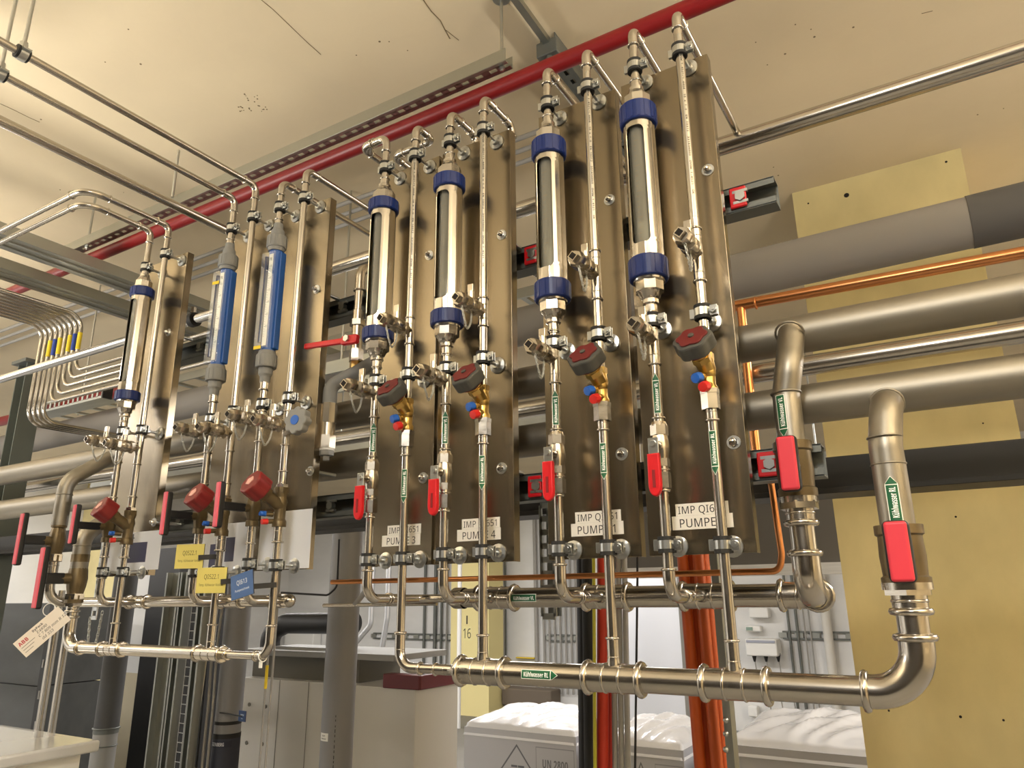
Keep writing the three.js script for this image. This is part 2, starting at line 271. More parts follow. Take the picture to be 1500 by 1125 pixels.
// brass Y balancing valve: axis y, bonnet leans up and out to the viewer
const YD = V(-.10, .80, 1).normalize();
function lobed(a, dir, r, h, n, amp, bev = .003) { const s = new THREE.Shape(); for (let i = 0; i <= 96; i++) { const th = i / 96 * Math.PI * 2, q = r * (1 + amp * Math.cos(n * th)); i ? s.lineTo(q * Math.cos(th), q * Math.sin(th)) : s.moveTo(q * Math.cos(th), q * Math.sin(th)); } const g = new THREE.ExtrudeGeometry(s, { depth: h, bevelEnabled: true, bevelSize: bev, bevelThickness: bev, bevelSegments: 2 }); g.rotateX(-Math.PI / 2); return fix(orient(g, a, dir)); }
function makeBalance() {
  const t = thing('balancing_valve', '', 'balancing valve', O, 'brass balancing valves with red and grey handwheels'); scene.remove(t);
  const at = s => YD.clone().multiplyScalar(s);
  mk('body', [lathe(V(0, -.040, 0), UP, [[.008, 0], [.0145, .001], [.0150, .010], [.0120, .016], [.0125, .034], [.0145, .045], [.0125, .056], [.0110, .070], [.008, .072]], 18), hex(V(0, .022, 0), V(0, .034, 0), .0135), sphere(V(0, -.002, .002), .0148), cyl(at(0), at(.028), .0135, .0150, 16)], M.brass, t);
  mk('bonnet', [hex(at(.026), at(.036), .0175), cyl(at(.034), at(.052), .0145, .0145, 18), torus(at(.040), YD, .0150, .0018), hex(at(.044), at(.052), .0160, 8)], M.brass, t);
  mk('handwheel', [lobed(at(.054), YD, .030, .020, 6, .07, .004), cyl(at(.044), at(.054), .018, .024, 16)], M.wheelGrey, t, 'grey lobed handwheel');
  mk('wheel_face', [lobed(at(.0785), YD, .0255, .0015, 6, .09, .001), cyl(at(.046), at(.0515), .0255, .0255, 20)], M.wheelRed, t, 'dark red cap of the handwheel');
  mk('wheel_screw', [cyl(at(.080), at(.0835), .0055, .0055, 12)], M.wheelGrey, t);
  mk('wheel_window', [box(0, 0, 0, .005, .0012, .004).applyQuaternion(new THREE.Quaternion().setFromUnitVectors(UP, YD)).translate(...at(.0812).add(V(.010, .002, -.002)).toArray())], M.hole, t);
  const p1 = V(-.004, -.010, .010), d1 = V(-.35, -.32, 1).normalize(), p2 = V(.004, -.027, .010), d2 = V(-.20, -.35, 1).normalize();
  mks('test_port', [p1, p2].map((p, i) => { const d = i ? d2 : d1; return [cyl(p, p.clone().addScaledVector(d, .016), .0062, .0062, 12), torus(p.clone().addScaledVector(d, .012), d, .0072, .002, 14, 6)]; }), M.brass, t);
  mk('blue_cap', [lathe(p1.clone().addScaledVector(d1, .015), d1, [[0, 0], [.0096, 0], [.0100, .006], [.0088, .014], [0, .0155]], 12)], M.blueCap, t, 'blue test port cap');
  mk('red_cap', [lathe(p2.clone().addScaledVector(d2, .015), d2, [[0, 0], [.0096, 0], [.0100, .006], [.0088, .014], [0, .0155]], 12)], M.redCap, t, 'red test port cap');
  return t;
}
const BAL = makeBalance();
// older valve of the left lines: dark bronze body, faceted red knob
function makeOldBalance() {
  const t = thing('regulating_valve', '', 'regulating valve', O, 'dark bronze regulating valves with red knobs'); scene.remove(t); const d = V(-.15, .62, 1).normalize(), at = s => d.clone().multiplyScalar(s);
  mk('body', [lathe(V(0, -.050, 0), UP, [[.010, 0], [.017, .001], [.017, .014], [.0135, .020], [.014, .050], [.0165, .06], [.0135, .072], [.0165, .082], [.0165, .096], [.010, .097]], 14), hex(V(0, .032, 0), V(0, .046, 0), .018), cyl(at(0), at(.055), .0150, .0150, 14), hex(at(.046), at(.062), .019)], M.oldBrass, t);
  mk('knob', [lobed(at(.064), d, .028, .034, 8, .04, .004)], M.redKnob, t, 'faceted dark red knob');
  mk('knob_mark', [lobed(at(.1025), d, .011, .001, 5, .1, .0006)], std(.75, .42, .36, .6), t, 'pale pink mark on the knob');
  const p1 = V(-.010, -.020, .012), d1 = V(-.4, .05, 1).normalize(), p2 = V(-.006, -.036, .012), d2 = V(-.3, -.1, 1).normalize();
  mks('test_port', [cyl(p1, p1.clone().addScaledVector(d1, .02), .006, .006, 8), cyl(p2, p2.clone().addScaledVector(d2, .018), .006, .006, 8)], M.oldBrass, t);
  mk('blue_cap', [cyl(p1.clone().addScaledVector(d1, .018), p1.clone().addScaledVector(d1, .032), .007, .006, 8), box(...p1.clone().addScaledVector(d1, .026).toArray(), .022, .006, .004)], M.blueCap, t);
  mk('red_cap', [cyl(p2.clone().addScaledVector(d2, .016), p2.clone().addScaledVector(d2, .03), .0075, .007, 8)], M.redCap, t);
  return t;
}
const OLD = makeOldBalance();
// lever valve of the left lines: bronze body, black arm out to the viewer, pink grip bar parallel to the pipe
function makeGripValve(s = 1, gripMat = M.pinkGrip, reach = .062) {
  const t = thing('grip_valve', '', 'lever valve', O, 'bronze lever valves with pink and black grips'); scene.remove(t);
  mk('body', [lathe(V(0, -.045 * s, 0), UP, [[.010 * s, 0], [.016 * s, .001], [.016 * s, .014 * s], [.0135 * s, .016 * s], [.0165 * s, .03 * s], [.018 * s, .045 * s], [.0165 * s, .06 * s], [.0135 * s, .074 * s], [.016 * s, .076 * s], [.016 * s, .09 * s], [.010 * s, .0905 * s]], 16), cyl(V(0, 0, .01 * s), V(0, 0, .032 * s), .011 * s, .009 * s, 12)], M.oldBrass, t);
  mk('lever_arm', [box(0, 0, .026 * s + reach / 2, .018 * s, .020 * s, reach, .003)], M.black, t);
  mk('grip', [box(0, .002, .03 * s + reach, .0185 * s, .112 * s, .018, .006)], M.black, t);
  const g = mk('grip_face', [box(0, .002, .03 * s + reach + .0075, .0165 * s, .108 * s, .006, .0028)], gripMat, t, 'pink face of the grip');
  return t;
}
const GRIP = makeGripValve();

// glass flow meter in a slotted steel tube with blue union nuts; origin at mid-height
function slottedTube(r, t, y0, y1, win) {
  const rows = []; const N = 26, K = 36; const { a, w0, w1, rc } = win; const ys = [y0, w0 - 1e-4];
  for (let i = 0; i <= 8; i++) ys.push(w0 + rc * (1 - Math.cos(i / 8 * Math.PI / 2))); for (let i = 0; i <= 8; i++) ys.push(w1 - rc * (1 - Math.sin(i / 8 * Math.PI / 2))); ys.push(w1 + 1e-4, y1);
  const W = y => y <= w0 || y >= w1 ? 0 : y < w0 + rc ? a * (.45 + .55 * Math.sqrt(1 - ((w0 + rc - y) / rc) ** 2)) : y > w1 - rc ? a * (.45 + .55 * Math.sqrt(1 - ((y - w1 + rc) / rc) ** 2)) : a;
  const P = [], put = (A, B, C, D) => [A, B, C, A, C, D].forEach(v => P.push(...v));
  const pt = (q, y, u) => { const w = W(y), th = w + u * (Math.PI * 2 - 2 * w); return [q * Math.sin(th), y, q * Math.cos(th)]; };
  for (let i = 0; i < ys.length - 1; i++) for (let k = 0; k < K; k++) { const u = k / K, v = (k + 1) / K, A = ys[i], B = ys[i + 1]; put(pt(r, A, u), pt(r, A, v), pt(r, B, v), pt(r, B, u)); put(pt(r - t, A, v), pt(r - t, A, u), pt(r - t, B, u), pt(r - t, B, v)); }
  for (let i = 0; i < ys.length - 1; i++) for (const u of [0, 1]) { const A = ys[i], B = ys[i + 1]; if (W(A) || W(B)) put(pt(r, A, u), pt(r - t, A, u), pt(r - t, B, u), pt(r, B, u)); }
  const g = new THREE.BufferGeometry(); g.setAttribute('position', new THREE.Float32BufferAttribute(P, 3)); g.computeVertexNormals(); return fix(toCreasedNormals(g, .7));
}
function ribbedNut(y, h, r, n = 16) { const gs = [lathe(V(0, y - h / 2, 0), UP, [[r * .70, 0], [r * .95, 0], [r, .002], [r, h - .002], [r * .95, h], [r * .70, h]], 28)]; for (let i = 0; i < n; i++) { const a = i / n * Math.PI * 2; gs.push(box(0, y, r + .0000, r * .16, h * .84, .0016).rotateY(a)); } return gs; }
// spans (metres, relative to origin): nuts centred at +-H
function makeMeter(H, rN = .0375, rT = .0318, nutH = .047) {
  const t = thing('flow_meter', '', 'flow meter', O, 'steel cased flow meters with blue nuts'); scene.remove(t);
  const ye = H - nutH * .35;
  mk('casing', [slottedTube(rT, .0016, -ye, ye, { a: .62, w0: -H + nutH * .5 + .026, w1: H - nutH * .5 - .014, rc: .012 })], M.fitting, t);
  mk('union_nut', ribbedNut(H, nutH, rN), M.blueNut, t, 'dark blue union nut'); mk('union_nut', ribbedNut(-H, nutH, rN), M.blueNut, t, 'dark blue union nut');
  mk('measuring_tube', [cyl(V(0, -ye, 0), V(0, ye, 0), .0225, .0225, 24, true)], M.glass, t);
  const marks = []; for (let i = 0; i < 22; i++) { const y = -H * .72 + i / 21 * H * 1.4; marks.push(fix(new THREE.CylinderGeometry(.0228, .0228, .0010, 8, 1, true, -.25, i % 5 ? .22 : .45).translate(0, y, 0))); }
  mk('scale_mark', marks, M.crack, t);
  mk('float', [lathe(V(0, -H + nutH * .5 + .026, 0), UP, [[0, 0], [.009, .001], [.011, .030], [.0165, .046], [.0155, .051], [0, .052]], 16)], M.float, t, 'pale float resting low in the tube');
  mk('guide_rod', [cyl(V(0, -ye, 0), V(0, ye, 0), .0016, .0016, 6)], M.chrome, t);
  mks('end_piece', [-1, 1].map(s => [cyl(V(0, s * (H + nutH * .4), 0), V(0, s * (H + nutH * .5 + .004), 0), rT, rT * .95, 20), hex(V(0, s * (H + nutH * .5), 0), V(0, s * (H + nutH * .5 + .024), 0), rT * .88, 8), lathe(V(0, s * (H + nutH * .5 + .024), 0), V(0, s, 0), [[rT * .8, 0], [.0215, .004], [.0185, .012], [.0150, .016], [.0155, .024], [.0118, .027], [.0112, .046], [0, .046]], 18), torus(V(0, s * (H + nutH * .5 + .066), 0), UP, .0112, .0022)]), M.fitting, t);
  return t;
}
// plastic flow meter: blue body, clear cover, white scale, yellow marker, grey ribbed unions
function makeScaleMeter(H, mark) {
  const t = thing('scale_meter', '', 'flow meter', O, 'blue plastic flow meters with white scales'); scene.remove(t);
  mk('union_nut', ribbedNut(H, .036, .027, 14), M.pvcFit, t, 'grey ribbed union nut'); mk('union_nut', ribbedNut(-H, .036, .027, 14), M.pvcFit, t, 'grey ribbed union nut');
  mks('tail_piece', [-1, 1].flatMap(s => [lathe(V(0, s * (H + .018), 0), V(0, s, 0), [[.0185, 0], [.018, .018], [.0135, .024], [.0125, .040], [0, .040]], 16), cyl(V(0, s * (H - .014), 0), V(0, s * (H - .028), 0), .024, .022, 18)]), M.pvcFit, t);
  mk('body', [cyl(V(0, -H + .015, -.002), V(0, H - .015, -.002), .019, .019, 18), box(.019, 0, -.004, .013, 2 * H - .066, .022, .003), box(-.006, 0, -.010, .038, 2 * H - .062, .008, .002)], M.blueBody, t);
  mk('cover', [box(-.004, -.002, .0225, .047, 2 * H - .068, .0022, .0008), box(-.027, -.002, .010, .0018, 2 * H - .068, .025)], M.acryl, t, 'clear cover plate');
  const sc = mk('scale', [box(.004, -.002, .0200, .0135, 2 * H - .082, .0008)], [M.paper, M.paper, M.paper, M.paper, printed(128, 1024, (x, w, h) => { x.fillStyle = '#e9e4d4'; x.fillRect(0, 0, w, h); x.fillStyle = '#222'; x.font = 'bold 56px sans-serif'; x.fillText('PN', 18, 80); for (let i = 0; i < 30; i++) { x.fillRect(18, 140 + i * 27, i % 5 ? 22 : 44, 4); if (i % 5 === 0) { x.font = '34px sans-serif'; x.fillText(String(70 - i * 2), 70, 152 + i * 27); } } }), M.paper], t);
  mk('marker', [box(-.0135, mark, .0245, .024, .009, .0012)], M.yellowTape, t, 'yellow marker strip');
  mk('tube', [cyl(V(-.012, -H + .05, .0185), V(-.012, H - .05, .0185), .006, .006, 10)], std(.02, .03, .08, .15), t);
  return t;
}

// arrow label wrapped on a pipe of radius r. axis a->b (arrow points to b); facing = outward direction
const arrowMats = {};
function arrowMat(txt, flip) { const k = txt + flip; return arrowMats[k] ??= printed(640, 128, (x, w, h) => { x.fillStyle = '#f2f2ea'; x.fillRect(0, 0, w, h); x.fillStyle = '#0b5a36'; x.fillRect(8, 9, 500, 110); x.beginPath(); x.moveTo(520, 9); x.lineTo(534, 9); x.lineTo(628, 64); x.lineTo(534, 119); x.lineTo(520, 119); x.fill(); x.fillStyle = '#fff'; if (flip) { x.save(); x.translate(260, 64); x.rotate(Math.PI); fitText(x, txt, 0, 4, 440, 86); x.restore(); } else fitText(x, txt, 260, 68, 440, 86); }); }
function arrowLabel(a, b, r, facing, width, txt, flip) {
  const d = b.clone().sub(a), L = d.length(); d.normalize(); const f = facing.clone().addScaledVector(d, -facing.dot(d)).normalize(), s = d.clone().cross(f); // s = label "up" side
  const P = [], U = [], N = []; const nu = 30, nv = 8; const half = l => l < .82 ? 1 : Math.max(0, (1 - l) / .18);
  const pt = (l, v) => { const th = v * half(l) * width / 2 / r; const q = f.clone().multiplyScalar(Math.cos(th)).addScaledVector(s, Math.sin(th)); return [a.clone().addScaledVector(d, l * L).addScaledVector(q, r), q, l, 0.5 - .5 * v * half(l)]; };
  const put = v => { P.push(...v[0].toArray()); N.push(...v[1].toArray()); U.push(v[2], v[3]); };
  for (let i = 0; i < nu; i++) for (let j = 0; j < nv; j++) { const l0 = i / nu, l1 = (i + 1) / nu, v0 = -1 + 2 * j / nv, v1 = -1 + 2 * (j + 1) / nv; const A = pt(l0, v0), B = pt(l1, v0), C = pt(l1, v1), D = pt(l0, v1);[A, C, B, A, D, C].forEach(put); }
  const g = new THREE.BufferGeometry(); g.setAttribute('position', new THREE.Float32BufferAttribute(P, 3)); g.setAttribute('normal', new THREE.Float32BufferAttribute(N, 3)); g.setAttribute('uv', new THREE.Float32BufferAttribute(U, 2));
  return [g, arrowMat(txt, flip)];
}
const toEye = p => EYE.clone().sub(p).setY(0).normalize();
function plate(parent, name, w, h, pos, rotY, mat, backMat, thick = .002, rotZ = 0, label) { const q = new THREE.Matrix4().makeRotationY(rotY).multiply(new THREE.Matrix4().makeRotationZ(rotZ)); const g = new THREE.BoxGeometry(w, h, thick); g.applyMatrix4(q).translate(pos.x, pos.y, pos.z); const gg = g; // keep groups: front face uses the print
  const m = new THREE.Mesh(gg, [backMat, backMat, backMat, backMat, mat, backMat]); m.name = name; m.castShadow = m.receiveShadow = true; if (label) m.userData.label = label; let p = V(0, 0, 0); for (let k = parent; k && k !== scene; k = k.parent) p.add(k.position); gg.translate(-p.x, -p.y, -p.z); parent.add(m); return m; }
// ------------------------------------------------------------------ mounting panels
const PTOP = 2.733, PBOT = 1.717;
const SIDES = {
  A: { who: 'pump panel nearest the yellow column' }, B: { who: 'second pump panel from the yellow column' }, C: { who: 'third pump panel from the yellow column' }, D: { who: 'fourth pump panel from the yellow column' },
  E: { who: 'wide panel, beside the star handwheel' }, F: { who: 'wide panel, towards the narrow panel' }, G: { who: 'the narrow panel' },
};
function mountPanel(xl, xr, label, screws) {
  const xm = (xl + xr) / 2; const t = thing('mounting_panel', label, 'panel', V(xm, PBOT, ZB), 'stainless mounting panels');
  mk('sheet', box(xm, (PTOP + PBOT) / 2, ZB - .0015, xr - xl, PTOP - PBOT, .003, .0008), M.panel, t);
  mks('edge_fold', [box(xr - .0008, (PTOP + PBOT) / 2, ZB - .012, .0016, PTOP - PBOT, .022), box(xl + .0008, (PTOP + PBOT) / 2, ZB - .012, .0016, PTOP - PBOT, .022)], M.panel, t);
  for (const [x, y] of screws) { const s = mk('screw', [hex(V(x, y, ZB), V(x, y, ZB + .006), .0085), lathe(V(x, y, ZB + .006), V(0, 0, 1), [[.0062, 0], [.006, .004], [.004, .0075], [0, .009]], 12)], M.chrome, t); mk('washer', cyl(V(x, y, ZB), V(x, y, ZB + .0016), .0125, .0125, 16), M.zinc, s);
    mk('spacer_rod', cyl(V(x, y, ZB - .002), V(x, y, -1.385), .005, .005, 8), M.zinc, s); }
  return t;
}
const sc = (px, py) => { const p = onZ(px, py, ZB); return [p.x, p.y]; };
const panelA = mountPanel(-.493, -.300, 'stainless pump panel nearest the yellow column, its pump number hidden', [sc(1037, 249), sc(1075, 648)]);
const panelB = mountPanel(-.702, -.508, 'stainless panel marked PUMPE, second from the yellow column', [sc(893, 293), sc(911, 665)]);
const panelC = mountPanel(-.982, -.781, 'stainless panel marked PUMPE, third from the yellow column', [sc(735, 344), sc(735, 686)]);
const panelD = mountPanel(-1.165, -.992, 'stainless panel marked PUMPE, fourth from the yellow column', [sc(629, 374), sc(620, 700)]);
const panelE = mountPanel(-1.775, -1.372, 'wide stainless panel carrying two blue scale flow meters', [sc(464, 424), sc(455, 690)]);
const panelG = mountPanel(-2.212, -2.005, 'narrow stainless panel carrying a single steel flow meter beside the tube bundle', [sc(247, 487), sc(226, 765)]);
// lettering strips on the pump panels
const strip = (txt, w, h) => printed(Math.round(w * 8000), Math.round(h * 8000), (x, W, H) => { x.fillStyle = '#e6e2da'; x.fillRect(0, 0, W, H); x.fillStyle = '#1c1a18'; fitText(x, txt, W / 2, H * .54, W * .93, H * .86, 'sans-serif', 'normal'); });
for (const [pn, n, upx, upy, px, py] of [[panelA, '2', 990, 750, 985, 767], [panelB, '1', 843, 758, 837, 777], [panelC, '4', 677, 769, 670, 785], [panelD, '3', 568, 779, 560, 793]]) {
  const a = onZ(upx, upy, ZB), b = onZ(px, py, ZB);
  plate(pn, 'name_strip', .096, .0215, V(a.x + .048, b.y + .0232, ZB + .0008), 0, strip('IMP QI651', .096, .0215), M.paper, .0006, 0, 'white strip lettered IMP QI651');
  plate(pn, 'number_strip', .110, .0245, V(b.x + .055, b.y, ZB + .0008), 0, strip('PUMPE ' + n, .110, .0245), M.paper, .0006, 0, 'white strip lettered PUMPE ' + n);
}

// ------------------------------------------------------------------ the eight pump lines (pixel heights read from the photograph)
const MAN_LO = 1.512, MAN_UP = 1.646, ZMU = -1.44;
function pipeLine(name, label, cat, x, ybase) { return thing(name, label, cat, V(x, ybase, ZP), 'vertical stainless pump lines'); }
const P3 = (x, y, z = ZP) => V(x, y, z);
const bandText = printed(64, 2048, (x, w, h) => { x.fillStyle = '#b3aea4'; x.fillRect(0, 0, w, h); x.save(); x.translate(w / 2, h / 2); x.rotate(Math.PI / 2); x.fillStyle = '#14130f'; x.font = 'bold 40px monospace'; x.textAlign = 'center'; x.textBaseline = 'middle'; x.fillText('DVGW 1.4521/1.4404  18 x 1.0  EN 10312  331434860  DVGW 1.4521  OK', 0, 0); x.restore(); }, .3);
bandText.metalness = .85; bandText.roughness = .28;
function printBand(parent, x, y0, y1, ang) { const g = new THREE.CylinderGeometry(R18 + .0002, R18 + .0002, y1 - y0, 8, 1, true, ang - .45, .9); g.translate(x, (y0 + y1) / 2, ZP); mk('printed_line', g, bandText, parent, 'black lettering along the pipe'); }
function rlLine(s, x, d) { // return line
  const who = SIDES[s].who, yv = d.map(p => yAt(x2px(x, p), p)); const [yt, c1, t0, t1, c2, bal, h1, bead, l0, l1, c3] = yv; const top = yt - .011;
  const t = pipeLine('return_line', 'return pipe with brass balancing valve on ' + who, 'pipe line', x, MAN_LO + .02);
  mks('pipe', [cyl(P3(x, bal + .02), P3(x, top - .03), R18), cyl(P3(x, MAN_LO + .055), P3(x, bead), R18)], M.steel, t);
  mk('tee_fitting', [sleeve(P3(x, t0), P3(x, t0 - .026), R18), sleeve(P3(x, t1), P3(x, t1 + .026), R18), cyl(P3(x, t1 + .02), P3(x, t0 - .02), R18 * 1.1), cyl(P3(x, (t0 + t1) / 2), P3(x, (t0 + t1) / 2, ZP + .016), R18 * 1.05)], M.fitting, t);
  mk('hex_adapter', [hex(P3(x, h1), P3(x, h1 + .030), .0165), hex(P3(x, h1 + .028), P3(x, h1 + .036), .0175), sleeve(P3(x, bead), P3(x, h1 + .002), R18)], M.fitting, t);
  const lo = arrowLabel(P3(x, l0), P3(x, l1), R18 + .0005, toEye(P3(x, l0)).add(V(-.25, 0, .1)), .0135, 'Kühlwasser RL', true); mk('flow_label', lo[0], lo[1], t, 'green arrow label Kühlwasser RL');
  mk('manifold_socket', [sleeve(P3(x, MAN_LO + .068), P3(x, MAN_LO + .022), R18)], M.fitting, t);
  printBand(t, x, t0 + .02, top - .06, .55);
  clampAt(P3(x, c1), 'clamp at top of return pipe on ' + who); clampAt(P3(x, c2), 'clamp above balancing valve on ' + who); clampAt(P3(x, c3), 'clamp at foot of return pipe on ' + who);
  place(DRAIN, P3(x, (t0 + t1) / 2), 'capped drain valve on the return pipe of ' + who);
  place(BAL, P3(x, bal), 'brass balancing valve on ' + who);
  return [t, top];
}
const PR = (p) => { const q = p.clone().sub(EYE).applyMatrix3(RM.clone().transpose()); return [750 - FPX * q.x / q.z, 562.5 + FPX * q.y / q.z]; };
function x2px(x, py) { let y = 2.2; for (let i = 0; i < 12; i++) { const [, b] = PR(V(x, y, ZP)); y += (b - py) / 760; } return PR(V(x, y, ZP))[0]; }
function vlLine(s, x, d, H0) { // supply line with flow meter
  const who = SIDES[s].who, yv = d.map(p => yAt(x2px(x, p), p)); const [yt, c1, n0, n1, m0, m1, c2, tee, bead, l0, l1, b2, bv, b3, c3, el] = yv; const top = yt - .011;
  const t = pipeLine('supply_line', 'supply pipe with blue nut flow meter on ' + who, 'pipe line', x, MAN_UP - .02);
  const yc = (n0 + n1 + m0 + m1) / 4, H = ((n0 + n1) - (m0 + m1)) / 4, nutH = ((n0 - n1) + (m0 - m1)) / 2, ends = H + Math.max(.03, nutH * .72) * .5 + .066;
  const me = makeMeter(H, .0375, .0318, Math.max(.03, nutH * .72)); me.position.set(x, yc, ZP); me.userData.label = 'steel cased flow meter with blue nuts on ' + who; scene.add(me);
  mks('pipe', [cyl(P3(x, yc + ends - .01), P3(x, top - .03), R18), cyl(P3(x, tee - .02), P3(x, yc - ends + .01), R18), cyl(P3(x, b2 - .01), P3(x, bead + .01), R18), cyl(P3(x, el - .01), P3(x, b3 + .01), R18)], M.steel, t);
  mk('tee_fitting', [sleeve(P3(x, bead), P3(x, bead + .028), R18), cyl(P3(x, bead + .02), P3(x, tee + .02), R18 * 1.1), sleeve(P3(x, tee + .04), P3(x, tee + .01), R18), cyl(P3(x, tee), P3(x, tee, ZP + .016), R18 * 1.05)], M.fitting, t);
  mks('valve_socket', [sleeve(P3(x, b2), P3(x, b2 - .026), R18), sleeve(P3(x, b3), P3(x, bv - .072), R18)], M.fitting, t);
  const lo = arrowLabel(P3(x, l0), P3(x, l1), R18 + .0005, toEye(P3(x, l0)).add(V(-.05, 0, .1)), .0135, 'Kühlwasser VL', false); mk('flow_label', lo[0], lo[1], t, 'green arrow label Kühlwasser VL');
  mk('elbow_fitting', [elbow(P3(x, el), P3(x, MAN_UP), P3(x, MAN_UP, ZP - .072), R18 * 1.05, .034), sleeve(P3(x, MAN_UP, ZP - .075), P3(x, MAN_UP, ZP - .115), R18 * 1.05), cyl(P3(x, MAN_UP, ZP - .07), P3(x, MAN_UP, ZMU + .015), R18)], M.fitting, t);
  clampAt(P3(x, c1), 'clamp above flow meter on ' + who); clampAt(P3(x, c2), 'clamp below flow meter on ' + who); clampAt(P3(x, c3), 'clamp at foot of supply pipe on ' + who);
  place(DRAIN, P3(x, tee), 'capped drain valve below the flow meter on ' + who);
  place(BALL, P3(x, bv), 'ball valve with red lever on ' + who);
  return [t, top];
}
function crown(t, x, top, pts, r = R18) { // elbow at the top and the run beyond it
  const a = P3(x, top - .045), c = P3(x, top), n = pts[0]; const u = n.clone().sub(c).normalize(), b = c.clone().addScaledVector(u, .045);
  mk('elbow_fitting', elbow(a, c, b, r, .022), M.fitting, t);
  mk('run_pipe', tube([b.clone().addScaledVector(u, -.006), ...pts], r, pts.length === 2 && pts[0].distanceTo(pts[1]) > 1 ? .055 : .024), M.steel, t);
  for (let i = 0; i < pts.length - 1; i++) { const p = pts[i], d0 = (i ? pts[i - 1] : c).clone().sub(p).normalize(), d1 = pts[i + 1].clone().sub(p).normalize(); const far = p.distanceTo(pts[i + 1]) > .3 && p.distanceTo(i ? pts[i - 1] : c) > .2, L = far ? .075 : Math.min(.036, p.distanceTo(pts[i + 1]) * .45, p.distanceTo(i ? pts[i - 1] : c) * .45); mk('elbow_fitting', elbow(p.clone().addScaledVector(d0, L), p, p.clone().addScaledVector(d1, L), r, far ? .055 : .024), M.fitting, t); }
}
const HEAD = { y: 2.79, z: -1.73, r: .0242 };
let q;
q = rlLine('A', -.340, [12, 75, 334, 414, 458, 545, 600, 618, 632, 697, 798]); crown(q[0], -.340, q[1], [V(-.340, q[1], HEAD.z)]);
q = vlLine('A', -.437, [37, 98, 153, 193, 377, 416, 470, 497, 536, 607, 548, 611, 655, 721, 798, 832]); crown(q[0], -.437, q[1], [V(-.437, q[1], HEAD.z)]);
q = rlLine('B', -.547, [68, 128, 367, 441, 490, 564, 617, 632, 650, 704, 802]); crown(q[0], -.547, q[1], [V(-.547, q[1], HEAD.z)]);
q = vlLine('B', -.646, [95, 153, 203, 239, 412, 445, 503, 525, 563, 624, 573, 628, 667, 728, 804, 825]); crown(q[0], -.646, q[1], [V(-.646, q[1], HEAD.z)]);
q = rlLine('C', -.818, [137, 190, 436, 480, 525, 588, 638, 652, 668, 719, 808]); crown(q[0], -.818, q[1], [V(-.818, q[1], -1.37), V(-.818, q[1] - .45, -1.37)]);
q = vlLine('C', -.915, [160, 207, 257, 284, 455, 482, 540, 558, 594, 651, 603, 657, 693, 750, 812, 832]); crown(q[0], -.915, q[1], [V(-.915, q[1], -1.35), V(-.915, q[1] - .07, -1.35), V(-1.10, q[1] - .07, -1.35), V(-1.10, q[1] - .07, -2.28)]);
q = rlLine('D', -1.022, [180, 228, 465, 506, 548, 606, 655, 669, 688, 738, 818]); crown(q[0], -1.022, q[1], [V(-1.022, q[1], -1.31), V(-1.155, q[1], -1.31), V(-1.155, q[1], -2.28)]);
q = vlLine('D', -1.119, [196, 246, 293, 316, 480, 503, 558, 577, 613, 663, 620, 668, 703, 759, 820, 834]); crown(q[0], -1.119, q[1], [V(-1.205, q[1], ZP), V(-1.205, q[1], -2.28)]);

